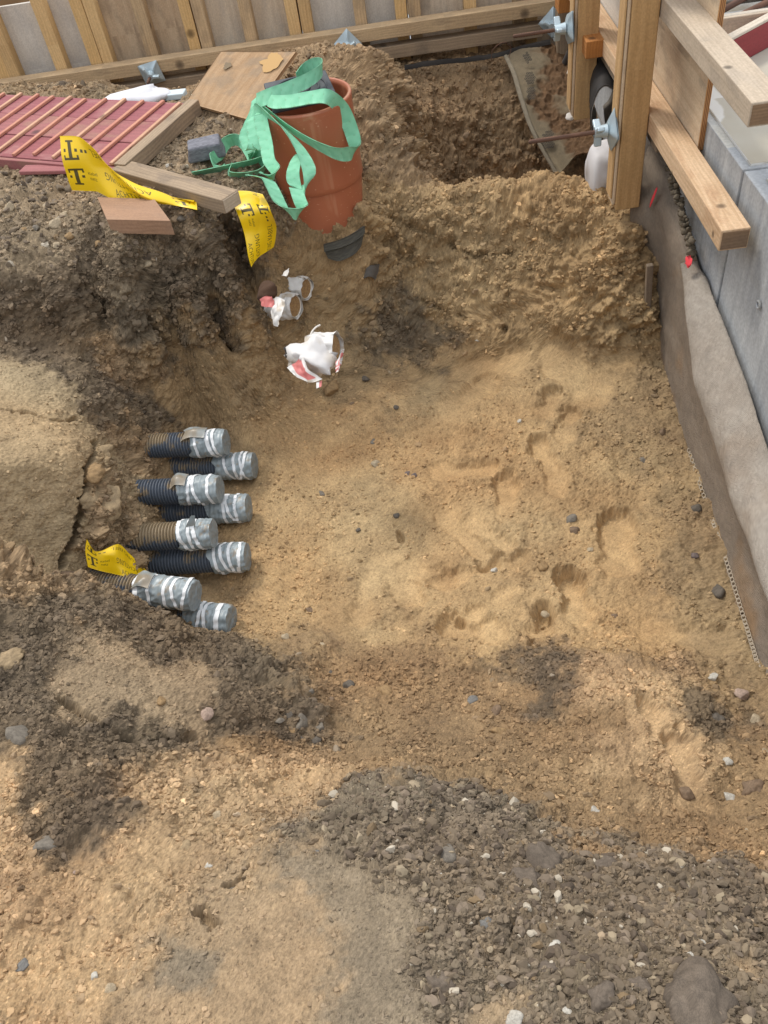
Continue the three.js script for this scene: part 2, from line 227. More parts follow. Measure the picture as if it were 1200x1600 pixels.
function printAt(x, z) {                              // [pressed depth, 0..1 inside]
  let dep = 0, inn = 0;
  for (const p of PRINTS) {
    const ax = x - p.cx, az = z - p.cz; if (ax * ax + az * az > (p.r + 0.08) * (p.r + 0.08)) continue;
    const wob = 0.016 * vn(x * 22 + p.x * 9, 3, z * 22) + 0.007 * vn(x * 60, 9, z * 60) + 0.003 * vn(x * 160, 2, z * 160);
    const t = clamp(((x - p.x) * p.ux + (z - p.z) * p.uz) / p.l, 0, 1);
    const hw = p.w * (1 - 0.25 * Math.sin(Math.PI * clamp(t * 1.15, 0, 1)) * (t < 0.75 ? 1 : 0.3));
    const d = Math.hypot(x - p.x - p.ux * t * p.l, z - p.z - p.uz * t * p.l) - hw + wob;
    const k = sstep(0.014, -0.024, d), tilt = 0.35 + 0.75 * t; dep += k * p.dep * 1.3 * tilt - 0.22 * p.dep * Math.exp(-((d - 0.026) * (d - 0.026)) / 0.0004) * (0.5 + 0.5 * vn(x * 14, 5, z * 14)); inn = Math.max(inn, sstep(0.02, -0.02, d));
  }
  return [dep, inn];
}
// cracks and broken edges: photo polylines, half width (m), depth (m)
const CRACKS = [
  [[[150, 690], [137, 735], [132, 790], [118, 835], [100, 880], [70, 905]], 0.018, 0.09], [[[0, 640], [40, 645], [90, 660], [120, 655]], 0.012, 0.03], [[[308, 1426], [330, 1440], [347, 1444]], 0.013, 0.035], [[[360, 1388], [395, 1360], [430, 1345]], 0.006, 0.025], [[[380, 350], [388, 420], [360, 470]], 0.012, 0.04], [[[620, 820], [628, 850]], 0.006, 0.03], [[[440, 1190], [520, 1195], [560, 1205]], 0.008, 0.012], [[[230, 500], [250, 530], [300, 535]], 0.012, 0.05], [[[120, 450], [180, 470], [230, 465]], 0.010, 0.04], [[[660, 470], [700, 490], [790, 515]], 0.01, 0.03], [[[700, 380], [740, 400], [800, 395]], 0.01, 0.03], [[[830, 1010], [835, 985], [850, 960]], 0.006, 0.025], [[[310, 1150], [220, 1160], [150, 1130], [90, 1095]], 0.012, 0.03],
].map(([l, w, d]) => ({ p: l.map(([a, b]) => cast(a, b)), w, d }));
function crackAt(x, y, z) { let h = 0; for (const c of CRACKS) for (let i = 0; i < c.p.length - 1; i++) { const a = c.p[i], b = c.p[i + 1]; const m = c.w * 3; if (x < Math.min(a.x, b.x) - m || x > Math.max(a.x, b.x) + m || z < Math.min(a.z, b.z) - m || z > Math.max(a.z, b.z) + m) continue; const dx = b.x - a.x, dy = b.y - a.y, dz = b.z - a.z, t = clamp(((x - a.x) * dx + (y - a.y) * dy + (z - a.z) * dz) / (dx * dx + dy * dy + dz * dz), 0, 1), d = Math.hypot(x - a.x - dx * t, y - a.y - dy * t, z - a.z - dz * t) + 0.012 * vn(x * 40, y * 40, z * 40) + 0.006 * vn(x * 110, y * 110, z * 110); h = Math.max(h, c.d * sstep(c.w, c.w * 0.2, d)); } return h; }
// adapted net: finer near the path and on steep faces
const GX = 880, GZ = 1230;
const PX = new Float32Array((GX + 1) * (GZ + 1)), PZ = new Float32Array((GX + 1) * (GZ + 1));
{
  const MX0 = -2.9, MX1 = 1.2, MZ0 = -5.8, MZ1 = 0.35;
  const zd = z => z > -0.2 ? 0.5 : lerp(2.2, 0.62, sstep(-0.3, -4.5, z));
  const N = 1600, cum = new Float64Array(N + 1), row = new Float64Array(GZ + 1);
  for (let i = 0; i < N; i++) cum[i + 1] = cum[i] + zd(MZ0 + (MZ1 - MZ0) * (i + 0.5) / N);
  const inv = (cum, N, s, f) => { let k = f; while (k < N - 1 && cum[k + 1] < s) k++; return [k, k + clamp((s - cum[k]) / (cum[k + 1] - cum[k]), 0, 1)]; };
  let k0 = 0; for (let j = 0; j <= GZ; j++) { const [k, t] = inv(cum, N, cum[N] * j / GZ, k0); k0 = k; row[j] = MZ0 + (MZ1 - MZ0) * t / N; }
  const XX = new Float64Array((GX + 1) * (GZ + 1)), M = 700, c2 = new Float64Array(M + 1), w1 = new Float64Array(M);
  for (let j = 0; j <= GZ; j++) {
    const z = row[j], half = 0.42 + 0.36 * Math.abs(z), xc = -0.2 - 0.07 * Math.abs(z), st = (MX1 - MX0) / M;
    for (let i = 0; i < M; i++) { const x = MX0 + (i + 0.5) * st, s = (hAt(x + 0.02, z) - hAt(x - 0.02, z)) / 0.04; const o = Math.max(0, Math.abs(x - xc) - half); w1[i] = Math.sqrt(1 + Math.min(s * s, 36)) * (0.22 + 0.78 * Math.exp(-o * o * 14)); }
    c2[0] = 0; for (let i = 0; i < M; i++) { let s = 0, n = 0; for (let q = Math.max(0, i - 4); q <= Math.min(M - 1, i + 4); q++) { s += w1[q]; n++; } c2[i + 1] = c2[i] + s / n; }
    let k0 = 0; for (let i = 0; i <= GX; i++) { const [k, t] = inv(c2, M, c2[M] * i / GX, k0); k0 = k; XX[j * (GX + 1) + i] = MX0 + t * st; }
  }
  const c3 = new Float64Array(GZ + 1), w3 = new Float64Array(GZ);
  for (let i = 0; i <= GX; i++) {
    for (let j = 0; j < GZ; j++) { const a = XX[j * (GX + 1) + i], b = XX[(j + 1) * (GX + 1) + i], z0 = row[j], z1 = row[j + 1]; const dh = hAt(b, z1) - hAt(a, z0), dz = z1 - z0; w3[j] = Math.sqrt(1 + Math.min(36, dh * dh / (dz * dz))); }
    c3[0] = 0; for (let j = 0; j < GZ; j++) { let s = 0, n = 0; for (let q = Math.max(0, j - 7); q <= Math.min(GZ - 1, j + 7); q++) { s += w3[q]; n++; } c3[j + 1] = c3[j] + s / n; }
    let k0 = 0; for (let j = 0; j <= GZ; j++) { const [k, t] = inv(c3, GZ, c3[GZ] * j / GZ, k0); k0 = k; const f = t - k, q = k * (GX + 1) + i; PX[j * (GX + 1) + i] = lerp(XX[q], XX[q + GX + 1], f); PZ[j * (GX + 1) + i] = lerp(row[k], row[k + 1], f); }
  }
}
const GW = GX + 1, GN = GW * (GZ + 1);
const gPos = new Float32Array(GN * 3), gCol = new Float32Array(GN * 3);
const STREAK = (x, y, z) => vn(x * 5, y * 60, z * 5);
{
  for (let q = 0; q < GN; q++) {
    const x = PX[q], z = PZ[q], y = hAt(x, z), e = 0.025;
    let nx = -(hAt(x + e, z) - hAt(x - e, z)) / (2 * e), nz = -(hAt(x, z + e) - hAt(x, z - e)) / (2 * e), ny = 1; const nl = 1 / Math.hypot(nx, ny, nz); nx *= nl; ny *= nl; nz *= nl;
    const w = kinds(x, y, z); let cr = 0, cl = 0, fn = 0, r = 0, g = 0, b = 0, nn = 0;
    const m1 = clamp(0.5 + 0.9 * fbm(x * 7, y * 7, z * 7, 4), 0, 1);
    for (let t = 0; t < NK; t++) { const a = w[t]; if (a < 0.004) continue; cr += a * kCr[t]; cl += a * kCl[t]; fn += a * kFn[t]; nn += a * kN[t]; const c = kCol[t]; r += a * lerp(c[0].r, c[1].r, m1); g += a * lerp(c[0].g, c[1].g, m1); b += a * lerp(c[0].b, c[1].b, m1); }
    { const sp = 1 + 0.7 * sstep(0.75, 0.4, ny) * (nn > 0.6 ? 1 : 0.4); cl *= sp; cr *= sp; fn *= sp; }
    const [dep, inn] = ny > 0.7 ? printAt(x, z) : [0, 0];
    const calm = 1 - 0.8 * inn, patch = 0.35 + 0.65 * sstep(-0.35, 0.45, fbm(x * 6 + 3, y * 6, z * 6, 3));
    const L = clod(x * 17, y * 17, z * 17), Cc = clod(x * 48 + 5, y * 48, z * 48), F = vn(x * 150, y * 150, z * 150), F2 = vn(x * 320, y * 320, z * 320);
    const big = 0.026 * fbm(x * 4.5, y * 4.5, z * 4.5 + 9, 3) * (0.25 + nn);
    const lump = clod(x * 8 + 2, y * 8, z * 8);
    let h = big + calm * patch * (cl * (L - 0.35) + cl * 1.1 * (lump - 0.3) * nn + cr * 1.2 * (Cc - 0.35)) + calm * fn * (F * 0.8 + F2 * 0.5) + (0.4 + 0.6 * calm) * 0.0016 * (0.5 + nn) * (hash3(q, 11, 5) - 0.5) + calm * cl * 0.5 * fbm(x * 30, y * 30, z * 30, 2) - dep - crackAt(x, y, z);
    gPos[q * 3] = x + nx * h; gPos[q * 3 + 1] = y + ny * h; gPos[q * 3 + 2] = z + nz * h;
    // grains and blotches of the soil itself
    const gr = hash3(q, 7, 3), blot = fbm(x * 22, y * 22, z * 22 + 3, 3), fine = vn(x * 210 + 9, y * 210, z * 210);
    let k = 1 + 0.30 * blot * (0.5 + nn * 0.5) + 0.20 * fine + (gr - 0.5) * 0.34 * (0.6 + nn * 0.5);
    if (inn > 0) { k += 0.17 * inn; }
    if (nn > 0.7 && gr > 0.985) k *= 1.5; else if (gr < 0.012) k *= 0.6;
    const warm = 0.05 * vn(x * 3.3, y * 3.3 + 8, z * 3.3);
    gCol[q * 3] = clamp(r * k * (1 + warm), 0, 1); gCol[q * 3 + 1] = clamp(g * k, 0, 1); gCol[q * 3 + 2] = clamp(b * k * (1 - warm), 0, 1);
  }
  // the far sheet: the outermost ring of the net runs on to the horizon
  const far = []; 
  const idx = new Uint32Array(GX * GZ * 6); let k = 0;
  for (let j = 0; j < GZ; j++) for (let i = 0; i < GX; i++) { const a = j * GW + i, b = a + 1, c = a + GW, d = c + 1; idx[k++] = a; idx[k++] = c; idx[k++] = b; idx[k++] = b; idx[k++] = c; idx[k++] = d; }
  const g = new THREE.BufferGeometry();
  g.setAttribute('position', new THREE.BufferAttribute(gPos, 3)); g.setAttribute('color', new THREE.BufferAttribute(gCol, 3)); g.setIndex(new THREE.BufferAttribute(idx, 1));
  const uv = new Float32Array(GN * 2); for (let q = 0; q < GN; q++) { const y = hAt(PX[q], PZ[q]); uv[q * 2] = (PX[q] + 0.55 * y) / 0.45; uv[q * 2 + 1] = (PZ[q] - 0.95 * y) / 0.45; }
  g.setAttribute('uv', new THREE.BufferAttribute(uv, 2));
  // grains of the soil, half a millimetre and up
  const NT = 1024;
  const hh = new Float32Array(NT * NT); { const cells = (n, sd, amp) => { for (let y = 0; y < NT; y++) for (let x = 0; x < NT; x++) { const fx = x / NT * n, fy = y / NT * n, xi = fx | 0, yi = fy | 0; let m = 9, id = 0; for (let a = -1; a < 2; a++) for (let b = -1; b < 2; b++) { const cx = (xi + a + n) % n, cy = (yi + b + n) % n, dx = xi + a + hash3(cx, cy, sd) - fx, dy = yi + b + hash3(cy, cx, sd + 9) - fy, d = dx * dx + dy * dy; if (d < m) { m = d; id = hash3(cx, cy, sd + 20); } } hh[y * NT + x] += amp * ((1 - m * 1.6) * 0.6 + (id - 0.5) * 1.1); } }; cells(300, 1, 0.55); cells(110, 2, 0.35); cells(36, 3, 0.22); }
  const gt = tex(NT, NT, (u, v, x, y) => { const k = 0.93 + 0.20 * (hh[y * NT + x] - 0.35); return [k * 1.0, k, k * 0.985]; }, true), gb = tex(NT, NT, (u, v, x, y) => { const k = clamp(0.5 + 0.5 * hh[y * NT + x], 0, 1); return [k, k, k]; }, false); g.computeVertexNormals();
  const m = new THREE.Mesh(g, new THREE.MeshStandardMaterial({ vertexColors: true, roughness: 0.95, map: gt, bumpMap: gb, bumpScale: 0.0022 }));
  m.name = 'dug_ground'; m.userData.kind = 'structure'; m.castShadow = m.receiveShadow = true; scene.add(m);
}
// a point of the finished ground near x,z (by search in the net)
const gridIdx = new Map();
for (let q = 0; q < GN; q += 1) { const key = Math.floor(PX[q] / 0.02) * 4096 + Math.floor(PZ[q] / 0.02); if (!gridIdx.has(key)) gridIdx.set(key, q); }
function topAt(x, z) { const key = Math.floor(x / 0.02) * 4096 + Math.floor(z / 0.02); const q = gridIdx.get(key); return q === undefined ? hAt(x, z) : gPos[q * 3 + 1]; }
// ---------------------------------------------------------------- shared makers
function woodTex(base, dark, sd, o = {}) {            // grain runs along v
  const A = hex(base), B = hex(dark), { rings = 16, knots = 2, stain = 0, stainC = '#5b5148', grain = 1 } = o, S = hex(stainC), kn = [];
  const q = (a, b) => hash3(a, b, sd * 7 + 1);
  for (let i = 0; i < knots; i++) kn.push([q(i, 1), q(i, 2), 0.012 + 0.02 * q(i, 3)]);
  return tex(128, 512, (u, v) => {
    let w = u + 0.05 * vn(u * 2, v * 3, sd) + 0.02 * vn(u * 5, v * 9, sd + 3), d = 0, kk = 0;
    for (const [a, b, r] of kn) { const e = Math.hypot((u - a) * 0.25, v - b) / r; w += 0.05 * Math.exp(-e * e * 0.25) * Math.sign(u - a || 1); if (e < 1) kk = Math.max(kk, 1 - e * e); }
    const ring = 0.5 + 0.5 * Math.sin((w * rings + 0.6 * vn(w * 3, v * 2, sd + 9)) * 6.283), fib = vn(u * 90, v * 10, sd + 5), bl = fbm(u * 3, v * 5, sd + 11, 3);
    let c = mix3(A, B, clamp(0.34 * ring * grain + 0.22 * fib + 0.3 * bl + 0.12, 0, 1));
    if (stain) c = mix3(c, S, stain * sstep(0.0, 0.55, fbm(u * 4 + 3, v * 7, sd + 21, 4)) * 0.8);
    if (kk) c = mix3(c, mul3(B, 0.55), kk * 0.8);
    return mul3(c, 1 + 0.05 * vn(u * 60, v * 200, sd + 2));
  });
}
const woodMat = (base, dark, sd, o = {}) => { const t = woodTex(base, dark, sd, o); return new THREE.MeshStandardMaterial({ map: t, roughness: 0.82, bumpMap: t, bumpScale: 0.0012 }); };
const W = {
  yellow: [woodMat('#d3b27e', '#b6915c', 1), woodMat('#d6b785', '#ba9564', 2, { knots: 3 }), woodMat('#cbad7e', '#a78558', 3)],
  pale: [woodMat('#c6ad88', '#a28768', 4, { stain: 0.35, stainC: '#7a6a58' }), woodMat('#bda480', '#997f60', 5, { stain: 0.45, stainC: '#6f6255' })],
  raw: [woodMat('#ccb08f', '#ab8a67', 6, { knots: 3, stain: 0.3, stainC: '#8a5f3f' })],
  bleached: [woodMat('#b9aa96', '#9a8b78', 7, { stain: 0.3, stainC: '#8a8178', grain: 0.6 })],
  grey: [woodMat('#8f7f6b', '#6e5f4f', 8, { stain: 0.5, stainC: '#5c5147' }), woodMat('#a08c74', '#776753', 9, { stain: 0.4 })],
  ply: [woodMat('#d2c5b1', '#b9a892', 10, { rings: 5, knots: 0, stain: 0.5, stainC: '#aca49a' }), woodMat('#c8b498', '#af967a', 11, { rings: 4, knots: 1, stain: 0.3 }), woodMat('#d0cbc2', '#bcb5aa', 12, { rings: 5, knots: 0, stain: 0.7, stainC: '#bab6b0', grain: 0.5 }), woodMat('#d1c2ad', '#b9a68f', 13, { rings: 6, knots: 0, stain: 0.4, stainC: '#7c746b' })],
  lvl: [woodMat('#ba9768', '#9f7c50', 14, { rings: 7, knots: 0 }), woodMat('#c19f70', '#a58156', 15, { rings: 6, knots: 1 })],
  orange: [woodMat('#b47a40', '#935e2c', 16)],
  board: [woodMat('#b59775', '#987855', 17, { rings: 6, knots: 0, stain: 0.7, stainC: '#8b7a66' })],
  red: [woodMat('#93555a', '#7d464b', 18, { knots: 0, rings: 9, stain: 0.7, stainC: '#a57b74' }), woodMat('#995f5f', '#835051', 19, { knots: 1, rings: 7, stain: 0.8, stainC: '#94705f' }), woodMat('#8f5154', '#7c4448', 20, { knots: 0, rings: 8, stain: 0.6, stainC: '#a9817a' })],
  lath: [woodMat('#c08a72', '#a96f5d', 21, { stain: 0.4, stainC: '#b86a66' }), woodMat('#c9a184', '#ad7f66', 22, { stain: 0.3, stainC: '#b9716b' })],
  brown: [woodMat('#a28066', '#886951', 23, { knots: 0, rings: 20, stain: 0.3, stainC: '#87705e' })],
  redpaint: [woodMat('#8e3a3c', '#7c2f33', 24, { knots: 0, rings: 4, grain: 0.4 })],
  white: [woodMat('#cfc6b8', '#b7ac9b', 25, { knots: 0 })],
};
const endMat = new THREE.MeshStandardMaterial({ map: woodTex('#8d7358', '#6b543f', 31, { rings: 26, knots: 0, stain: 0.4 }), roughness: 0.9 });
// sawn timber: grain along the longest side, edges eased
function timber(sx, sy, sz, r = 0.004) {
  const g = new RoundedBoxGeometry(sx, sy, sz, 1, Math.min(r, sx / 2.2, sy / 2.2, sz / 2.2)), p = g.attributes.position, n = g.attributes.normal, uv = new Float32Array(p.count * 2);
  const ax = sx >= sy && sx >= sz ? 0 : sy >= sz ? 1 : 2, ou = rnd() * 3, ov = rnd() * 5;
  for (let i = 0; i < p.count; i++) {
    const c = [p.getX(i), p.getY(i), p.getZ(i)], m = [Math.abs(n.getX(i)), Math.abs(n.getY(i)), Math.abs(n.getZ(i))];
    const f = m[0] > m[1] && m[0] > m[2] ? 0 : m[1] > m[2] ? 1 : 2, o = [0, 1, 2].filter(k => k !== ax && k !== f)[0] ?? (ax + 1) % 3;
    uv[i * 2] = c[o] / 0.26 + ou + f * 0.37; uv[i * 2 + 1] = (f === ax ? c[(ax + 1) % 3 === o ? (ax + 2) % 3 : (ax + 1) % 3] / 0.26 : c[ax] / 1.05) + ov;
  }
  g.setAttribute('uv', new THREE.BufferAttribute(uv, 2)); return g;
}
const pick = a => a[Math.floor(rnd() * a.length)];
function timberPart(name, sx, sy, sz, x, y, z, mat, parent) { const m = part(name, timber(sx, sy, sz), mat, parent); m.position.set(x, y, z); return m; }
function frame(o, origin, ex, ey) {                   // orient: local x -> ex, local y ~ ey
  const a = ex.clone().normalize(), c = V3(0, 0, 0).crossVectors(a, ey).normalize(), b = V3(0, 0, 0).crossVectors(c, a);
  o.quaternion.setFromRotationMatrix(new THREE.Matrix4().makeBasis(a, b, c)); o.position.copy(origin); return o;
}
const cr = (a, b, c, d, t) => 0.5 * (2 * b + (c - a) * t + (2 * a - 5 * b + 4 * c - d) * t * t + (3 * b - a - 3 * c + d) * t * t * t);
function crv(P, s) { const n = P.length - 1, f = clamp(s, 0, 1) * n, i = Math.min(n - 1, f | 0), t = f - i, a = P[Math.max(0, i - 1)], b = P[i], c = P[i + 1], d = P[Math.min(n, i + 2)]; return V3(cr(a.x, b.x, c.x, d.x, t), cr(a.y, b.y, c.y, d.y, t), cr(a.z, b.z, c.z, d.z, t)); }
// cloth, film and felt: a smooth sheet through a net of points, with real thickness; wob(u,v,p) -> offset along normal
function sheet(rows, nu, nv, th, wob, colr, uvs = [1, 1]) {
  const top = []; for (let j = 0; j <= nv; j++) { for (let i = 0; i <= nu; i++) { const u = i / nu, v = j / nv; top.push(crv(rows.map(r => crv(r, u)), v)); } }
  const W1 = nu + 1, N = top.length, nor = top.map((p, k) => { const i = k % W1, j = (k / W1) | 0; const a = top[j * W1 + Math.min(nu, i + 1)].clone().sub(top[j * W1 + Math.max(0, i - 1)]), b = top[Math.min(nv, j + 1) * W1 + i].clone().sub(top[Math.max(0, j - 1) * W1 + i]); const n = a.cross(b); return n.lengthSq() > 1e-14 ? n.normalize() : V3(0, 1, 0); });
  const pos = [], uv = [], col = [], idx = [];
  for (let s = 0; s < 2; s++) for (let k = 0; k < N; k++) { const i = k % W1, j = (k / W1) | 0, u = i / nu, v = j / nv, p = top[k]; const h = (wob ? wob(u, v, p) : 0) - s * th; pos.push(p.x + nor[k].x * h, p.y + nor[k].y * h, p.z + nor[k].z * h); uv.push(u * uvs[0], v * uvs[1]); if (colr) { const c = colr(u, v, p, s); col.push(c.r, c.g, c.b); } }
  for (let j = 0; j < nv; j++) for (let i = 0; i < nu; i++) { const a = j * W1 + i, b = a + 1, c = a + W1, d = c + 1; idx.push(a, b, c, b, d, c, a + N, c + N, b + N, b + N, c + N, d + N); }
  const rim = (a, b) => idx.push(a, a + N, b, b, a + N, b + N);
  for (let i = 0; i < nu; i++) { rim(i + 1, i); rim(nv * W1 + i, nv * W1 + i + 1); }
  for (let j = 0; j < nv; j++) { rim(j * W1, (j + 1) * W1); rim((j + 1) * W1 + nu, j * W1 + nu); }
  const g = new THREE.BufferGeometry(); g.setAttribute('position', new THREE.Float32BufferAttribute(pos, 3)); g.setAttribute('uv', new THREE.Float32BufferAttribute(uv, 2)); if (colr) g.setAttribute('color', new THREE.Float32BufferAttribute(col, 3)); g.setIndex(idx); g.computeVertexNormals(); return g;
}
// webbing: flat band along points; w = direction of its width at each point
function band(pts, wid, width, th, n = 60) {
  const rows = [[], []]; pts.forEach((p, i) => { const w = wid[i].clone().normalize().multiplyScalar(width / 2); rows[0].push(p.clone().sub(w)); rows[1].push(p.clone().add(w)); });
  return sheet(rows, n, 3, th, null, null, [pts.length * 1.5, 1]);
}
function stone(sd, det = 2, rough = 0.22, flat = 0.75, cuts = 5) {
  const g = mergeVertices(new THREE.IcosahedronGeometry(1, det).deleteAttribute('normal').deleteAttribute('uv'), 1e-4), p = g.attributes.position, pl = [];
  for (let i = 0; i < cuts; i++) pl.push([V3(hash3(sd, i, 1) - 0.5, hash3(sd, i, 2) - 0.5, hash3(sd, i, 3) - 0.5).normalize(), 0.5 + 0.35 * hash3(sd, i, 4)]);
  for (let i = 0; i < p.count; i++) { const v = V3(p.getX(i), p.getY(i), p.getZ(i)); v.multiplyScalar(1 + rough * fbm(v.x * 1.3 + sd, v.y * 1.3, v.z * 1.3, 2)); for (const [n, d] of pl) { const e = v.dot(n) - d; if (e > 0) v.addScaledVector(n, -e * 0.92); } p.setXYZ(i, v.x, v.y * flat, v.z); }
  g.computeVertexNormals(); return g;
}
const steel = new THREE.MeshStandardMaterial({ color: C('#b9cad2'), metalness: 0.45, roughness: 0.35 });
const rust = new THREE.MeshStandardMaterial({ map: tex(64, 64, (u, v) => mix3(hex('#5a4338'), hex('#7a5a48'), clamp(0.5 + fbm(u * 9, v * 9, 4, 3), 0, 1))), roughness: 0.85, metalness: 0.2 });

// ---------------------------------------------------------------- ground beyond the dig
{
  const sh = new THREE.Shape([[-60, -60], [60, -60], [60, 60], [-60, 60]].map(a => new THREE.Vector2(...a)));
  sh.holes.push(new THREE.Path([[-2.85, -0.3], [-2.85, 5.75], [1.15, 5.75], [1.15, -0.3]].map(a => new THREE.Vector2(...a))));
  const g = new THREE.ShapeGeometry(sh); g.rotateX(-Math.PI / 2); g.translate(0, 0.8, 0);
  const t = tex(256, 256, (u, v) => mix3(hex('#8d7756'), hex('#75634b'), clamp(0.5 + fbm(u * 20, v * 20, 1, 4), 0, 1)));
  const m = new THREE.Mesh(g, new THREE.MeshStandardMaterial({ map: t, roughness: 0.95 })); m.name = 'site_ground'; m.userData.kind = 'structure'; m.receiveShadow = m.castShadow = true; scene.add(m);
  // earth piled behind the far forms
  const e = new THREE.PlaneGeometry(9, 2.4, 180, 48); e.rotateX(-Math.PI / 2); const p = e.attributes.position, cl = [];
  for (let i = 0; i < p.count; i++) { const x = p.getX(i) - 1.6, z = p.getZ(i) - 7.25, y = 0.75 + 0.62 * sstep(-8.4, -7.2, z) * sstep(-6.05, -6.3, z) + 0.05 * fbm(x * 4, 1, z * 4, 4) + 0.03 * clod(x * 12, 2, z * 12); p.setXYZ(i, x, y, z); const c = C('#7d6244').multiplyScalar(1 + 0.35 * fbm(x * 14, 4, z * 14, 3)); cl.push(c.r, c.g, c.b); }
  e.setAttribute('color', new THREE.Float32BufferAttribute(cl, 3)); e.computeVertexNormals();
  const b = new THREE.Mesh(e, new THREE.MeshStandardMaterial({ vertexColors: true, roughness: 0.95 })); b.name = 'earth_bank'; b.userData.kind = 'structure'; b.castShadow = b.receiveShadow = true; scene.add(b);
}

// ---------------------------------------------------------------- far formwork: plywood, studs, two walers
{
  const t = thing('formwork_wall', 'long timber formwork wall of plywood and yellowish studs along the far side', 'formwork');
  const zw = -5.5, ytop = atZ(20, 7, -5.69).y;
  const uT = atZ(600, 41, zw).y, uB = atZ(600, 62, zw).y, lT = atZ(600, 75, zw).y, lB = atZ(600, 95, zw).y;
  timberPart('waler', 4.4, uT - uB, 0.09, -1.2, (uT + uB) / 2, zw - 0.045, W.pale[0], t);
  timberPart('waler', 4.3, lT - lB, 0.085, -1.22, (lT + lB) / 2, zw - 0.05, W.grey[1], t);
  const studs = [[-158, 0], [-140, 1], [-70, 0], [5, 0], [21, 2], [95, 1], [150, 0], [168, 1], [238, 4], [305, 0], [324, 3], [393, 3], [462, 1], [482, 2], [565, 3], [628, 0], [649, 4], [735, 1], [812, 4], [831, 0]];
  const mats = [W.yellow[0], W.yellow[1], W.yellow[2], W.pale[0], W.pale[1]];
  for (const [px, k] of studs) { const p = atZ(px, 125 - px * 0.139, -5.6); const x = atZ(px, 118 - px * 0.139, -5.595).x; timberPart('stud', 0.068 + 0.006 * rnd(), ytop + 0.14 - 0.4, 0.09, x, (ytop + 0.14 + 0.4) / 2, -5.642, mats[k], t); }
  const jo = [-230, -149, 13, 159, 314, 472, 638, 821, 905]; 
  for (let i = 0; i < jo.length - 1; i++) { const a = atZ(jo[i], 110 - jo[i] * 0.139, -5.69).x, b = atZ(jo[i + 1], 110 - jo[i + 1] * 0.139, -5.69).x; timberPart('plywood_sheet', b - a - 0.006, ytop - 0.35 + rr(-0.008, 0.008), 0.021, (a + b) / 2, (ytop + 0.35) / 2, -5.699, W.ply[[0, 2, 2, 1, 0, 2, 3, 3, 0][i]], t); }
  // thin strip of membrane edge left hanging under the walers
}
// ---------------------------------------------------------------- wing-nut ties
const plateGeo = (() => { // dished square washer plate, ribs to the corners
  const n = 16, g = new THREE.PlaneGeometry(0.125, 0.125, n, n), p = g.attributes.position;
  for (let i = 0; i < p.count; i++) { const x = p.getX(i) / 0.0625, y = p.getY(i) / 0.0625, m = Math.max(Math.abs(x), Math.abs(y)), rib = Math.exp(-Math.pow((Math.abs(Math.abs(x) - Math.abs(y))) * 5, 2)); p.setZ(i, 0.024 * (1 - m) + 0.007 * rib * m * (1 - m) * 3); }
  const f = g.clone(); f.scale(1, 1, 1); const back = g.clone(); const q = back.attributes.position; for (let i = 0; i < q.count; i++) q.setZ(i, q.getZ(i) - 0.005); const ix = back.index; for (let i = 0; i < ix.count; i += 3) { const a = ix.getX(i); ix.setX(i, ix.getX(i + 1)); ix.setX(i + 1, a); }
  g.computeVertexNormals(); back.computeVertexNormals(); return mergeGeometries([g, back]);
})();
const nutGeo = (() => { const L = []; const c = new THREE.CylinderGeometry(0.02, 0.026, 0.05, 16); c.rotateX(Math.PI / 2); c.translate(0, 0, 0.04); L.push(c.toNonIndexed());
  for (let k = 0; k < 3; k++) { const b = new RoundedBoxGeometry(0.018, 0.045, 0.03, 2, 0.006); b.translate(0, 0.035, 0.05); b.rotateZ(k * 2.094 + 0.3); L.push(b.index ? b.toNonIndexed() : b); } return mergeGeometries(L.map(g => { const q = g.clone(); for (const k of Object.keys(q.attributes)) if (!['position', 'normal', 'uv'].includes(k)) q.deleteAttribute(k); return q; })); })();
function rodGeo(len, back = 0.1) { // threaded bar
  const pr = [], n = Math.round((len + back) / 0.006); for (let i = 0; i <= n; i++) { const z = i / n * (len + back); pr.push(new THREE.Vector2(i === 0 || i === n ? 0.0001 : 0.0082 + (i % 2 ? 0.0014 : -0.0006), z)); }
  const g = new THREE.LatheGeometry(pr, 10); g.rotateX(Math.PI / 2); g.translate(0, 0, -back); return g;
}
function tie(pos, dirZ, len, roll, label, tilt = 0) {
  const t = thing('formwork_tie', label, 'tie rod'); t.position.copy(pos);
  t.quaternion.setFromUnitVectors(V3(0, 0, 1), dirZ.clone().normalize());
  const pl = part('plate', plateGeo, steel, t); pl.rotation.z = roll; pl.rotation.x = tilt;
  part('rod', rodGeo(len), rust, t); const nu = part('wing_nut', nutGeo, steel, t); nu.rotation.z = roll; nu.position.z = 0.008; return t;
}
{
  const zp = -5.49;
  tie(atZ(237, 115, zp), V3(0, 0, 1), 0.16, 0.15, 'galvanised tie plate with its bar above the white plastic bag', 0.1);
  tie(atZ(543, 70, zp), V3(0, 0, 1), 0.05, 0.7, 'galvanised tie plate just showing above the earth mound');
  tie(atZ(864, 36, zp), V3(-0.25, 0, 1), 0.05, 0.8, 'galvanised tie plate on the walers beside the corner post');
}

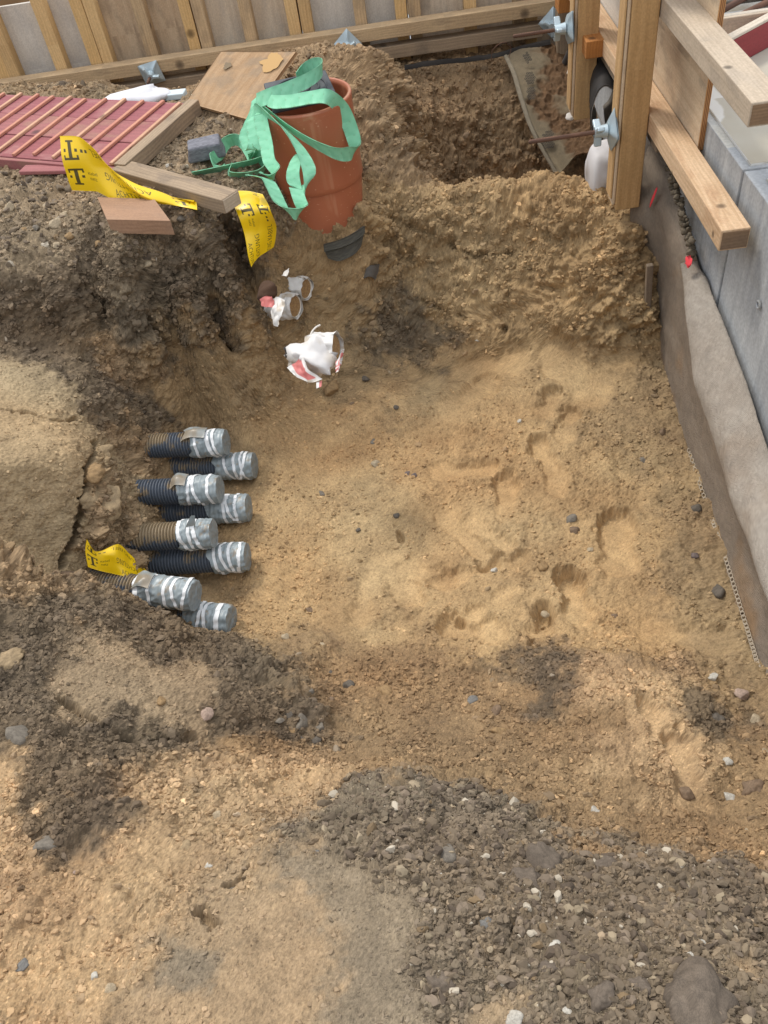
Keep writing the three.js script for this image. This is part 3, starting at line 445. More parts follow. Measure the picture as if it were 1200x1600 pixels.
// ---------------------------------------------------------------- right-hand wall and its forms
const XL = 0.98, XC = 1.098;                           // outer face of the walers, face of the concrete
{
  const conc = tex(512, 512, (u, v) => { const s = fbm(u * 5, v * 5, 3, 5), st = vn(u * 46, v * 2.5, 8) * 0.9 + vn(u * 120, v * 5, 2) * 0.5; let c = mix3(hex('#92969a'), hex('#b4b7b8'), clamp(0.5 + 0.6 * s + 0.28 * st, 0, 1)); c = mix3(c, hex('#857f70'), 0.75 * sstep(0.05, 0.5, fbm(u * 3 + 5, v * 3, 7, 4))); c = mix3(c, hex('#c9c9c4'), 0.5 * sstep(0.25, 0.5, fbm(u * 6, v * 2 + 7, 17, 4))); return mul3(c, 1 + 0.06 * vn(u * 200, v * 200, 4)); });
  const cm = new THREE.MeshStandardMaterial({ map: conc, roughness: 0.88, bumpMap: conc, bumpScale: 0.002 });
  const topY = atX(1162, 268, XC).y;
  const pale = tex(512, 512, (u, v) => { const s = fbm(u * 4, v * 4, 13, 5); let c = mix3(hex('#a59d8b'), hex('#b7b3a8'), clamp(0.5 + s, 0, 1)); return mix3(c, hex('#d6d6d3'), 0.85 * sstep(0.02, 0.12, Math.sin(u * 9 + 2 * s) * 0.4 + fbm(u * 3, v * 3, 23, 4))); });
  const pm = new THREE.MeshStandardMaterial({ map: pale, roughness: 0.85, bumpMap: pale, bumpScale: 0.001 });
  const t = thing('concrete_wall', 'low grey cast concrete wall with a broad top beside the trench felt', 'wall');
  const uvBox = (sx, sy, sz) => { const g = new RoundedBoxGeometry(sx, sy, sz, 2, Math.min(0.003, sy / 3)), p = g.attributes.position, n = g.attributes.normal, uv = []; for (let i = 0; i < p.count; i++) { const ax = Math.abs(n.getX(i)), ay = Math.abs(n.getY(i)); if (ax > 0.6) uv.push(p.getZ(i) * 0.8, p.getY(i) * 0.8); else if (ay > 0.6) uv.push(p.getX(i) * 0.8, p.getZ(i) * 0.8); else uv.push(p.getX(i) * 0.8, p.getY(i) * 0.8); } g.setAttribute('uv', new THREE.Float32BufferAttribute(uv, 2)); return g; };
  const zj = atX(1155, 290, XC).z;                    // pour joint
  const mk = (name, z0, z1, y1, dx, m) => { const b = part(name, uvBox(2.2, y1 + 0.15, z1 - z0), m, t); b.position.set(XC + dx + 1.1, (y1 - 0.15) / 2, (z0 + z1) / 2); return b; };
  mk('wall_block', -5.45, zj - 0.0005, topY, 0, cm); mk('wall_block', zj + 0.0005, 1.5, topY - 0.006, 0.007, cm);
  // laitance skin on the top
  const skin = part('screed', uvBox(1.6, 0.012, 1.05), pm, t); skin.position.set(XC + 0.03 + 0.8, topY + 0.003, zj - 0.54);
  const skin2 = part('screed', uvBox(1.6, 0.012, 2.6), pm, t); skin2.position.set(XC + 0.05 + 0.8, topY - 0.004, zj + 1.38);
  const hole = part('tie_hole', new THREE.TorusGeometry(0.012, 0.004, 8, 18), cm, t); hole.rotation.y = Math.PI / 2; hole.position.copy(atX(1185, 476, XC));

  const f = thing('formwork_wall', 'timber formwork of posts and walers with loose ends along the concrete wall', 'formwork');
  const ends = [atX(1128, 361, XL), atX(1120, 390, XL), atX(1175, 161, XL), atX(1168, 201, XL)];
  const loT = ends[0].y, loB = ends[1].y, upT = ends[2].y, upB = ends[3].y, zl = ends[0].z, zu = ends[2].z;
  const lo = timberPart('waler', 0.092, loT - loB, 5.4 + zl, XL + 0.046, (loT + loB) / 2, (zl - 5.4) / 2, W.raw[0], f);
  const up = timberPart('waler', 0.098, upT - upB, 5.4 + zu, XL + 0.049, (upT + upB) / 2, (zu - 5.4) / 2, W.bleached[0], f);
  timberPart('end_grain', 0.084, loT - loB - 0.012, 0.003, XL + 0.046, (loT + loB) / 2, zl + 0.001, endMat, f); timberPart('end_grain', 0.09, upT - upB - 0.012, 0.003, XL + 0.049, (upT + upB) / 2, zu + 0.001, endMat, f);
  const zp0 = atX(1092, 216, XC - 0.022).z;           // front edge of the plywood
  const plY0 = loT - 0.02, plY1 = upT + 0.25;
  timberPart('plywood_sheet', 0.0205, plY1 - plY0, 1.22, XC - 0.0115, (plY0 + plY1) / 2, zp0 - 0.61, W.ply[1], f);
  timberPart('plywood_sheet', 0.0205, plY1 - plY0, 1.15, XC - 0.0115, (plY0 + plY1) / 2, zp0 - 1.225 - 0.575, W.ply[2], f);
  { const e = new THREE.MeshStandardMaterial({ map: tex(32, 8, (u) => (Math.floor(u * 7) % 2 ? hex('#6e4526') : hex('#b38452'))), roughness: 0.8 }); const m = part('ply_edge', new THREE.BoxGeometry(0.0195, plY1 - plY0 - 0.004, 0.002), e, f); m.position.set(XC - 0.0115, (plY0 + plY1) / 2, zp0 + 0.001); }
  const post = (pxr, pyr, w, d, mat, h = 2.35) => { const b = atX(pxr, pyr, XL - 0.002); const core = timberPart('post', w, h - b.y, d, XL - 0.003 - w / 2, (h + b.y) / 2, b.z - d / 2, mat, f);
    timberPart('facing_strip', 0.012, h - b.y - 0.02, d * 0.9, XL - 0.003 - w - 0.0065, (h + b.y) / 2 + 0.008, b.z - d / 2 - 0.008, W.ply[1], f); timberPart('facing_strip', 0.009, h - b.y - 0.05, d * 0.8, XL - 0.003 - w - 0.0175, (h + b.y) / 2 + 0.02, b.z - d / 2 - 0.012, W.lvl[1], f); return b; };
  const b1 = post(999, 324, 0.1, 0.1, W.lvl[0]), b2 = post(928, 184, 0.098, 0.1, W.lvl[1]);
  const b3 = atZ(893, 84, -5.3); timberPart('post', 0.085, 2.2 - b3.y, 0.09, b3.x - 0.043, (2.2 + b3.y) / 2, -5.35, W.grey[1], f);
  timberPart('spacer_block', 0.085, 0.075, 0.14, XL - 0.035, atX(942, 128, XL - 0.08).y, b2.z + 0.02, W.orange[0], f);
  timberPart('spacer_block', 0.07, 0.09, 0.12, atZ(882, 5, -5.1).x, atZ(872, 6, -5.1).y, -5.14, W.orange[0], f);
  timberPart('edge_batten', 0.02, 0.05, 2.1, XL + 0.03, loB - 0.028, -4.3, W.grey[0], f);
  // inner form on top of the wall
  const iy = topY + 0.008;
  const inn = thing('form_panel', 'plywood panel on edge behind the bleached upper waler', 'panel');
  const ip = atY(1122, 33, iy + 0.09);
  timberPart('plywood_sheet', 0.021, 0.095, 1.3, ip.x, iy + 0.0475, ip.z - 0.65, W.ply[1], inn); timberPart('batten', 0.035, 0.04, 1.3, ip.x - 0.03, iy + 0.075, ip.z - 0.655, W.yellow[1], inn);
  const cx = thing('form_panel', 'plywood panel with pale edges standing across behind the red board', 'panel');
  timberPart('plywood_sheet', 1.2, 0.09, 0.02, ip.x + 0.625, iy + 0.045, ip.z - 0.03, W.ply[3], cx); timberPart('batten', 1.2, 0.03, 0.03, ip.x + 0.625, iy + 0.075, ip.z - 0.056, W.white[0], cx);
  const rb = thing('red_board', 'thick red painted board with pale top edge lying on the concrete', 'board');
  const r1 = atY(1135, 112, iy), r2 = atY(1235, 56, iy), L = r1.distanceTo(r2) + 0.25;
  const bd = part('plank', timber(L, 0.105, 0.04), W.redpaint[0], rb), be = part('pale_edge', timber(L, 0.012, 0.039), W.white[0], rb); bd.position.set(L / 2, 0.0535, -0.02); be.position.set(L / 2, 0.112, -0.02);
  frame(rb, r1, r2.clone().sub(r1), V3(0, 1, 0)); rb.position.y = iy + 0.001;
  // bars and rubbish beyond
  for (let k = 0; k < 7; k++) { const s = atY(1118 + 13 * k, 12 - (k % 3) * 7, iy + 0.02); const len = rr(0.25, 0.6), g = new THREE.CylinderGeometry(0.014, 0.014, len, 10); g.rotateZ(Math.PI / 2); const m = solo('steel_bar', g, k % 2 ? rust : new THREE.MeshStandardMaterial({ color: C('#7d776e'), roughness: 0.6, metalness: 0.4 }), 'rusty bar in the scrap heap behind the plywood panels', 'bar', 'scrap bars behind the panels'); m.position.set(s.x + 0.1, iy + 0.02 + 0.014 * k, ip.z - 0.2 - 0.06 * k); m.rotation.y = rr(-0.6, 0.9); }

  const y1 = atX(957, 188, XL - 0.11); tie(V3(XL - 0.128, y1.y, b1.z - 0.05), V3(-1, 0.0, 0.02), 0.34, 0.78, 'tie plate with a long rusty bar on the nearer post');
  const y2 = atX(901, 50, XL - 0.11); tie(V3(XL - 0.128, y2.y, b2.z - 0.05), V3(-1, 0, 0.02), 0.27, 0.4, 'tie plate with a rusty bar on the farther post');
}
// ---------------------------------------------------------------- felt along the wall
const feltCol = (a, b, sd, dust = 0.4) => (u, v, p, s) => { const n = fbm(p.x * 9, p.y * 9, p.z * 9 + sd, 4), f = vn(p.x * 260, p.y * 260, p.z * 260), g = fbm(p.x * 40, p.y * 40, p.z * 40 + 3, 2); const c = C(a).lerp(C(b), clamp(0.5 + 0.8 * n, 0, 1)); c.lerp(C('#8a6a44'), dust * sstep(0.1, 0.5, fbm(p.x * 5 + 2, p.y * 5, p.z * 5, 4))); return c.multiplyScalar(1 + 0.16 * f + 0.12 * g); };
const feltBump = tex(256, 256, (u, v) => { const n = 0.5 + 0.35 * vn(u * 128, v * 128, 1) + 0.2 * Math.sin((u * 40 + v * 16) * 6.283); return [n, n, n]; }, false);
const feltMat = new THREE.MeshStandardMaterial({ vertexColors: true, roughness: 0.95, bumpMap: feltBump, bumpScale: 0.003 });
{
  const t = thing('felt_strip', 'grey brown drainage felt lining the pit side with its upper edge rolled over', 'felt');
  // stations from the post towards the camera: floor edge, valley under the roll, silhouette of the roll
  const ST = [
    [[990, 300, 0.72], [1008, 232], [1030, 236]], [[992, 352, 0.58], [1030, 300], [1056, 325]], [[1014, 400, 0.44], [1046, 350], [1070, 380]], [[1022, 460, 0.28], [1066, 412], [1084, 408]], [[1030, 540, 0.12], [1078, 480], [1112, 470]],
    [[1058, 645, 0.03], [1098, 590], [1140, 545]], [[1098, 770, 0.015], [1140, 715], [1178, 650]], [[1130, 862, 0.015], [1180, 830], [1212, 760]], [[1165, 975, 0.03], [1228, 960], [1258, 880]], [[1198, 1085, 0.06], [1275, 1080], [1300, 990]], [[1240, 1220, 0.14], [1330, 1220], [1350, 1120]]];
  const rows = Array.from({ length: 8 }, () => []), roll = Array.from({ length: 8 }, () => []);
  ST.forEach(([a, b, c], k) => {
    const A = atY(...a), B = atX(b[0], b[1], 1.035), Cc = atX(c[0], c[1], XC - 0.028);
    const mid = A.clone().lerp(B, 0.5); mid.x += 0.012; mid.y -= 0.008;
    const top = V3(XC - 0.012, Math.max(B.y + 0.02, k >= 3 ? Cc.y - 0.04 : Cc.y), (B.z + Cc.z) / 2);
    [A.clone().add(V3(-0.012, -0.02, 0)), A, A.clone().lerp(mid, 0.5), mid, mid.clone().lerp(B, 0.6), B.clone().add(V3(0.012, 0, 0)), B.clone().add(V3(0.03, 0.02, 0)), top].forEach((p, i) => rows[i].push(p));
    if (k >= 3) { // the turned-over roll: a swelling that starts at a point
      const w = clamp((k - 2.6) / 2.4, 0.1, 1), lo = B.clone(), up = Cc.clone(), L = (s, dx, dy = 0) => lo.clone().lerp(up, s).add(V3(dx, dy, 0));
      [L(0.2, 0.03), L(0.06, 0.008, -0.004), L(0.1, -0.03 * w), L(0.32, -0.07 * w), L(0.62, -0.068 * w), L(0.88, -0.03 * w), L(1, 0.008), L(0.9, 0.02)].forEach((p, i) => roll[i].push(p));
    }
  });
  const wb = (u, v, p) => 0.010 * fbm(p.x * 5, p.y * 7, p.z * 4, 3) + 0.0014 * vn(p.x * 160, p.y * 160, p.z * 160);
  part('lower_sheet', sheet(rows, 260, 70, 0.005, wb, feltCol('#786d61', '#8a7d6e', 3, 0.6), [10, 2]), feltMat, t);
  part('rolled_edge', sheet(roll, 240, 60, 0.005, (u, v, p) => 0.012 * fbm(p.x * 6, p.y * 6, p.z * 4 + 5, 3) + 0.004 * Math.sin(p.z * 26 + p.y * 40 + 3 * vn(p.z * 3, p.y * 3, 1)) * sstep(0.1, 0.6, vn(p.z * 2.5, p.y * 2, 7) + 0.4) + 0.0012 * vn(p.x * 160, p.y * 160, p.z * 160), feltCol('#aba398', '#968c80', 9, 0.2), [9, 2]), feltMat, t);
  // looped selvedge along the floor edge
  const L = [], n = 74; for (let i = 0; i < n; i++) { const s = 0.55 + 0.42 * i / n, p = crv(rows[1], s), q = crv(rows[1], s + 0.004); const g = new THREE.TorusGeometry(0.0085, 0.0022, 5, 9); g.scale(1.35, 0.75, 1); g.rotateX(-Math.PI / 2 + 0.5); g.rotateY(Math.atan2(-(q.z - p.z), q.x - p.x)); g.translate(p.x - 0.004, p.y + 0.012, p.z); L.push(g); }
  part('selvedge', mergeGeometries(L), new THREE.MeshStandardMaterial({ color: C('#a89c8a'), roughness: 0.9 }), t);
  const paint = new THREE.MeshStandardMaterial({ color: C('#e0404a'), roughness: 0.7 });
  const mark = (px, py, x, a, l, w, lx = 0) => { const p = atX(px, py, x), g = new THREE.SphereGeometry(1, 20, 10); const P = g.attributes.position; for (let i = 0; i < P.count; i++) { const k = 1 + 0.5 * vn(P.getX(i) * 3 + px, P.getY(i) * 3, P.getZ(i) * 3); P.setXYZ(i, P.getX(i) * 0.003, P.getY(i) * l * k, P.getZ(i) * w * k); } g.computeVertexNormals(); const m = part('spray_mark', g, paint, t); m.position.copy(p); m.rotation.x = a; m.rotation.z = lx; };
  mark(1076, 408, XC - 0.07, 0.5, 0.014, 0.022, -0.6); mark(1021, 308, 1.012, 0.35, 0.05, 0.008, -0.1);
  // crumbs of concrete caught between felt and wall
  const cc = [0].map(i => stone(60 + i, 1, 0.8, 0.8, 7)), cmat = new THREE.MeshStandardMaterial({ color: C('#a39c90'), roughness: 0.95 });
  const im = new THREE.InstancedMesh(cc[0], cmat, 130); im.name = 'mortar_crumbs'; im.userData.kind = 'stuff'; im.castShadow = im.receiveShadow = true;
  const M = new THREE.Matrix4(), Q = new THREE.Quaternion(); for (let i = 0; i < 130; i++) { const s = rnd(), px = 1046 + 38 * s + rr(-5, 5), py = 262 + 138 * s, p = atX(px, py, XC - 0.05 + rr(-0.02, 0.02)), k = rr(0.005, 0.016); Q.setFromEuler(new THREE.Euler(rr(0, 6), rr(0, 6), rr(0, 6))); M.compose(p, Q, V3(k, k, k)); im.setMatrixAt(i, M); im.setColorAt(i, C('#a39c90').multiplyScalar(rr(0.6, 1.2))); } scene.add(im);
}
// hanging felt in the far pit, with soil on it and dimple mesh showing through
{
  const t = thing('felt_sheet', 'soil covered felt sheet hanging into the far pit beside the corner post', 'felt');
  const P = (px, py, z) => atZ(px, py, z);
  const rows = [
    [P(792, 86, -5.36), P(815, 76, -5.36), P(850, 68, -5.38), P(880, 70, -5.38), P(915, 80, -5.3)],
    [P(806, 115, -5.12), P(828, 112, -5.12), P(860, 112, -5.1), P(890, 118, -5.05), P(930, 125, -4.95)],
    [P(818, 155, -4.9), P(840, 158, -4.88), P(868, 160, -4.86), P(900, 162, -4.82), P(940, 165, -4.75)],
    [P(836, 205, -4.68), P(854, 208, -4.66), P(878, 210, -4.64), P(905, 210, -4.6), P(938, 212, -4.5)],
    [P(872, 270, -4.42), P(878, 268, -4.42), P(890, 256, -4.42), P(906, 240, -4.42), P(932, 235, -4.38)]];
  const col = (u, v, p) => { const soil = sstep(-0.1, 0.25, fbm(p.x * 6, p.y * 6, p.z * 6 + 4, 4) + (u - 0.45) * 1.1); const c = C('#8d7f66').lerp(C('#7a5d40'), soil).multiplyScalar(1 + 0.2 * fbm(p.x * 40, p.y * 40, p.z * 40, 3) + 0.12 * vn(p.x * 200, p.y * 200, p.z * 200)); return c; };
  part('cloth', sheet(rows, 130, 150, 0.006, (u, v, p) => { const soil = sstep(-0.1, 0.25, fbm(p.x * 6, p.y * 6, p.z * 6 + 4, 4) + (u - 0.45) * 1.1); return 0.012 * fbm(p.x * 5, p.y * 5, p.z * 5, 2) + soil * (0.022 * clod(p.x * 22, p.y * 22, p.z * 22) + 0.006 * vn(p.x * 90, p.y * 90, p.z * 90)); }, col, [8, 10]), feltMat, t);
  const edge = [0, 0.25, 0.5, 0.75, 1].map(s => crv(rows.map(r => r[0]), s)); 
  const fold = sheet([edge.map(p => p.clone().add(V3(0, 0.004, 0.012))), edge.map(p => p.clone().add(V3(-0.02, 0.0, -0.02))), edge.map(p => p.clone().add(V3(0.02, -0.03, -0.03)))], 60, 10, 0.004, null, (u, v, p) => C('#8c8270').multiplyScalar(1 + 0.2 * vn(p.x * 90, p.y * 90, p.z * 90)), [6, 1]);
  part('folded_edge', fold, feltMat, t);
  const dm = new THREE.MeshStandardMaterial({ color: C('#26262a'), roughness: 0.6 });
  for (const [px, py, z, rw, rh] of [[824, 90, -5.2, 0.02, 0.03], [828, 122, -5.04, 0.03, 0.034], [830, 146, -4.92, 0.025, 0.034], [857, 218, -4.6, 0.032, 0.055]]) { // rows of dimples laid bare
    const L = [], c = P(px, py, z); for (let a = -3; a <= 3; a++) for (let b = -3; b <= 3; b++) { const x = (a + (b & 1) * 0.5) * 0.0125, y = b * 0.0135; if ((x * x) / (rw * rw) + (y * y) / (rh * rh) > 1 + rr(-0.2, 0.2)) continue; const g = new THREE.TorusGeometry(0.0048, 0.0016, 5, 8); g.translate(x, y, 0); L.push(g); }
    if (!L.length) continue; const m = part('dimple_patch', mergeGeometries(L), dm, t); m.position.copy(c).addScaledVector(ray(px, py).normalize(), -0.035); m.rotation.set(-0.75, 0, 0); }
}
// strip of black membrane along the top of the far cut, wire loop
{
  const pts = [[632, 106], [660, 101], [700, 96], [740, 92], [780, 85], [820, 74], [860, 66]].map(([a, b]) => atZ(a, b, -5.36));
  const w = pts.map(() => V3(0, 0.4, 0.6));
  solo('membrane_strip', sheet([pts.map((p, i) => p.clone().add(V3(0, 0.004, -0.02))), pts, pts.map(p => p.clone().add(V3(0, -0.01, 0.012)))], 90, 8, 0.005, (u, v, p) => 0.008 * fbm(p.x * 16, p.y * 16, p.z * 16, 3)), new THREE.MeshStandardMaterial({ color: C('#201c19'), roughness: 0.98 }), 'torn black membrane strip along the foot of the far walers', 'membrane');
  const wp = [[770, 98], [772, 82], [790, 70], [800, 78], [797, 95]].map(([a, b]) => atZ(a - 2, b - 4, -5.3)); solo('wire', new THREE.TubeGeometry(new THREE.CatmullRomCurve3(wp), 30, 0.0022, 6), rust, 'thin loop of wire on the far cut edge', 'wire');
}
// pale rolled felt and black pipe mouth between the posts
{
  const a = atX(968, 262, XL - 0.03), b = atZ(912, 250, a.z + 0.03);
  const t = thing('felt_roll', 'pale grey roll of felt lying behind the nearer post', 'felt');
  const n = 40, m = 36, pos = [], idx = [], col = []; const ax = V3(0.30, 0.03, -0.05), R = 0.125;
  const c0 = atZ(936, 258, -3.66);
  for (let i = 0; i <= n; i++) { const s = i / n, bul = s < 0.12 ? 0.55 + 0.45 * Math.sqrt(1 - Math.pow(1 - s / 0.12, 2)) : 1; for (let k = 0; k < m; k++) { const an = k / m * 6.2832, sag = 1 - 0.15 * Math.max(0, Math.sin(an)); let rr_ = R * bul * sag; const cx = c0.x - 0.05 + ax.x * s, cy = c0.y - 0.03 + ax.y * s, cz = c0.z + ax.z * s; const q = V3(cx, cy + Math.sin(an) * rr_, cz + Math.cos(an) * rr_ * 0.9); const w = 0.03 * fbm(q.x * 8, q.y * 14, q.z * 14, 3); q.y += Math.sin(an) * w; q.z += Math.cos(an) * w; pos.push(q.x, q.y, q.z); const d = sstep(0.05, 0.4, fbm(q.x * 9 + 1, q.y * 9, q.z * 9, 4)), c = C('#c2c0c0').lerp(C('#7c6a52'), d * 0.8); col.push(c.r, c.g, c.b); } }
  for (let i = 0; i < n; i++) for (let k = 0; k < m; k++) { const p = i * m + k, q = i * m + (k + 1) % m; idx.push(p, p + m, q, q, p + m, q + m); }
  pos.push(c0.x - 0.055, c0.y - 0.03, c0.z); col.push(0.3, 0.27, 0.24); for (let k = 0; k < m; k++) idx.push(pos.length / 3 - 1, k, (k + 1) % m);
  const g = new THREE.BufferGeometry(); g.setAttribute('position', new THREE.Float32BufferAttribute(pos, 3)); g.setAttribute('color', new THREE.Float32BufferAttribute(col, 3)); g.setIndex(idx); g.computeVertexNormals();
  part('roll_body', g, new THREE.MeshStandardMaterial({ vertexColors: true, roughness: 0.9 }), t);
  // mouth of bent membrane
  const mt = thing('membrane_loop', 'black dimpled membrane bent into an open loop between the two posts', 'membrane');
  const mk = (r0, d, px, py, z, sx, sy) => { const o = []; for (let e = 0; e < 2; e++) { const row = []; for (let k = 0; k <= 14; k++) { const an = -1.2 + k / 14 * 5.6; row.push(atZ(px, py, z).add(V3(Math.cos(an) * sx * (1 - 0.1 * e) + e * 0.06, Math.sin(an) * sy, -e * 0.35 + 0.02 * Math.cos(an * 2)))); } o.push(row); } return sheet(o, 70, 14, 0.007, (u, v, p) => 0.004 * vn(p.x * 30, p.y * 30, p.z * 30), (u, v, p, s) => (s ? C('#1d1c1c') : C('#7c776f')).multiplyScalar(1 + 0.3 * fbm(p.x * 20, p.y * 20, p.z * 20, 3))); };
  part('membrane', mk(0, 0, 944, 180, -3.95, 0.06, 0.12), new THREE.MeshStandardMaterial({ vertexColors: true, roughness: 0.7 }), mt);
  // scraps on the felt
  const wm = new THREE.MeshStandardMaterial({ color: C('#d8d2ca'), roughness: 0.8 });
  for (const [px, py, k] of [[890, 113, 0.022], [893, 124, 0.026], [892, 182, 0.03]]) { const g = stone(px, 2, 0.6, 0.35, 6); const m = solo('paper_scrap', g, wm, 'white paper scrap on the soil of the hanging felt', 'scrap', 'white scraps on the hanging felt'); m.scale.set(k, k, k * 0.8); m.position.copy(atZ(px, py, lerp(-5.06, -4.72, (py - 113) / 70))).addScaledVector(ray(px, py).normalize(), -0.03); m.rotation.set(0.7, px, 0); }
  const pg = new THREE.CylinderGeometry(0.018, 0.018, 0.09, 14, 1, true); const pp = solo('pipe_offcut', pg, new THREE.MeshStandardMaterial({ color: C('#4d4a48'), roughness: 0.6, side: THREE.DoubleSide }), 'short grey pipe offcut sticking out below the corner post', 'pipe'); pp.position.copy(atZ(887, 88, -5.18)); pp.rotation.set(0.5, 0, -0.25);
}

// ---------------------------------------------------------------- orange riser pipe, its lid, the lifting sling
const BAR = atD(493, 250, 3.81), BR = 0.203;
const barTop = (() => { let y = 0.6; for (; y < 1.6; y += 0.002) { const p = V3(BAR.x, y, BAR.z + 0.0).applyMatrix4(camera.matrixWorldInverse); const py = 800 + FPX * p.y / p.z * -1 * -1; if (800 - FPX * p.y / -p.z < 150) break; } return y; })();
{
  const clay = tex(256, 512, (u, v) => { let c = mix3(hex('#b76c4c'), hex('#a46043'), clamp(0.5 + 0.7 * fbm(u * 8, v * 8, 2, 4), 0, 1)); const sc = sstep(0.35, 0.6, fbm(u * 40, v * 7 + u * 6, 9, 3)); c = mix3(c, hex('#c08a6c'), sc * 0.5); const dirt = sstep(0.12, 0.5, fbm(u * 5, v * 6, 19, 4)); c = mix3(c, hex('#ab8a68'), dirt * 0.6); if (hash3(Math.floor(u * 256), Math.floor(v * 512), 3) > 0.994) c = mix3(c, hex('#d8b79c'), 0.7); return c; });
  const cm = new THREE.MeshPhysicalMaterial({ map: clay, roughness: 0.42, clearcoat: 0.15, clearcoatRoughness: 0.5, side: THREE.DoubleSide });
  const t = thing('riser_pipe', 'upright orange plastic shaft pipe with a socket seam, standing in the sand', 'pipe'); t.position.set(BAR.x, 0, BAR.z);
  const LV = a => a.map(p => new THREE.Vector2(...p)), T = barTop, sY = T - 0.36;
  part('socket', new THREE.LatheGeometry(LV([[BR - 0.004, sY], [BR + 0.006, sY + 0.006], [BR + 0.005, sY + 0.03], [BR + 0.004, T - 0.04], [BR + 0.006, T - 0.01], [BR + 0.004, T], [BR - 0.008, T], [BR - 0.012, T - 0.02], [BR - 0.012, sY]]), 72), cm, t);
  part('shaft', new THREE.LatheGeometry(LV([[BR - 0.003, 0.45], [BR - 0.003, sY + 0.02], [BR - 0.02, sY + 0.02], [BR - 0.02, 0.45]]), 72), cm, t);
  // square iron lid lying askew
  const im = new THREE.MeshStandardMaterial({ map: tex(128, 128, (u, v) => mix3(hex('#3a3e44'), hex('#4c4f53'), clamp(0.5 + fbm(u * 9, v * 9, 6, 3), 0, 1))), roughness: 0.55, metalness: 0.2 });
  const l = thing('shaft_lid', 'dark square shaft lid with raised rings lying askew on the orange pipe', 'lid');
  const A = atY(440, 172, T + 0.012), B = atY(517, 155, T + 0.012), D = atY(526, 113, T + 0.03);
  const ex = B.clone().sub(A), w = ex.length(), ez = A.clone().sub(B), dz = D.clone().sub(B).length();
  const LW = 0.28, LD = 0.27; const pl = part('plate', new RoundedBoxGeometry(LW, 0.022, LD, 3, 0.006), im, l); pl.position.set(-LW / 2, 0.012, -LD / 2);
  for (const r of [0.045, 0.085, 0.115]) { const g = new THREE.TorusGeometry(r, 0.0045, 8, 40); g.rotateX(Math.PI / 2); const m = part('raised_ring', g, im, l); m.position.set(-LW / 2, 0.024, -LD / 2); }
  for (let k = 0; k < 4; k++) { const m = part('rib', new RoundedBoxGeometry(0.05, 0.006, 0.008, 1, 0.002), im, l); m.position.set(-LW / 2 + 0.02 * Math.cos(k), 0.025, -LD / 2 - 0.03 + 0.02 * k); m.rotation.y = 0.2; }
  frame(l, B, B.clone().sub(A).setY(0), V3(0, 1, 0)); l.position.y = T + 0.006; l.position.x += 0.03; l.position.z += 0.01; l.rotateX(0.06);
  // webbing
  const gt = tex(64, 256, (u, v, x, y) => { let c = mix3(hex('#74bd97'), hex('#93d6b3'), clamp(0.5 + 0.6 * fbm(u * 2, v * 2, 4, 3), 0, 1)); c = mix3(c, hex('#6d7f5c'), 0.6 * sstep(0.05, 0.5, fbm(u * 3 + 7, v * 3, 8, 4))); const e = Math.min(v % 1, 1 - v % 1); return mul3(c, 0.95 + 0.06 * (y % 16 < 8 ? 1 : 0)); });
  const gm = new THREE.MeshStandardMaterial({ map: gt, roughness: 0.8 });
  const s = thing('lifting_sling', 'green webbing lifting sling looped over the orange pipe and its lid', 'sling');
  const P = l => l.map(([a, b, d]) => atD(a, b, d + 0.06)), VV = l => l.map(a => V3(...a)), w0 = 0.058;
  const add = (pts, wd, n) => part('loop', band(P(pts), VV(wd), w0, 0.004, n), gm, s);
  const onTop = l => l.map(([a, b, d]) => d < 1 ? atY(a, b, T + d) : atD(a, b, d + 0.06)), addT = (pts, wd, n) => part('loop', band(onTop(pts), VV(wd), w0 * 1.08, 0.004, n), gm, s);
  // over the top of the lid, standing loop
  addT([[400, 158, 0.03], [420, 150, 0.06], [445, 141, 0.065], [478, 127, 0.075], [500, 113, 0.09], [503, 103, 0.10], [489, 103, 0.085], [474, 112, 0.06], [464, 124, 0.045]], [[0.2, 0.8, -0.6], [0.1, 0.8, -0.6], [0.1, 0.8, -0.6], [0.2, 0.9, -0.4], [0.3, 1, -0.2], [0.1, 1, 0], [0, 1, 0], [0, 1, 0.1], [0, 0.8, 0.2]], 70);
  // across the front rim and down the right side, then back up to the left
  addT([[404, 150, 0.02], [420, 158, 0.045], [450, 158, 0.055], [485, 152, 0.055], [512, 151, 0.05], [534, 170, 3.46], [549, 205, 3.52], [555, 232, 3.53], [546, 240, 3.5], [525, 240, 3.44], [490, 224, 3.41], [455, 202, 3.42], [425, 180, 3.46], [408, 170, 3.5]],
    [[0, 0.3, 1], [0, 0.5, -0.9], [0, 0.5, -0.9], [0, 0.5, -0.9], [0.35, 0.6, -0.7], [0.9, 0.4, -0.3], [0.98, 0.1, 0], [0.7, 0.6, 0.2], [0.1, 1, 0.1], [-0.1, 1, 0.2], [-0.35, 0.95, 0.2], [-0.4, 0.9, 0.1], [-0.4, 0.9, -0.2], [-0.2, 0.8, -0.5]], 130);
  // front loop hanging to the ground
  add([[392, 178, 3.52], [405, 172, 3.47], [425, 185, 3.43], [450, 208, 3.4], [470, 235, 3.39], [482, 262, 3.39], [482, 282, 3.39], [472, 298, 3.39], [461, 290, 3.4], [458, 270, 3.4], [464, 250, 3.41], [469, 242, 3.42]], [[0.4, 0.6, -0.5], [-0.3, 0.8, -0.4], [-0.5, 0.8, 0], [-0.6, 0.7, 0.1], [-0.8, 0.5, 0.1], [-0.95, 0.2, 0.1], [-0.6, -0.1, 0.7], [0.2, -0.3, 0.9], [0.9, -0.2, 0.3], [0.95, 0.1, 0.2], [0.9, 0.2, 0.3], [0.6, 0.2, 0.6]], 110);
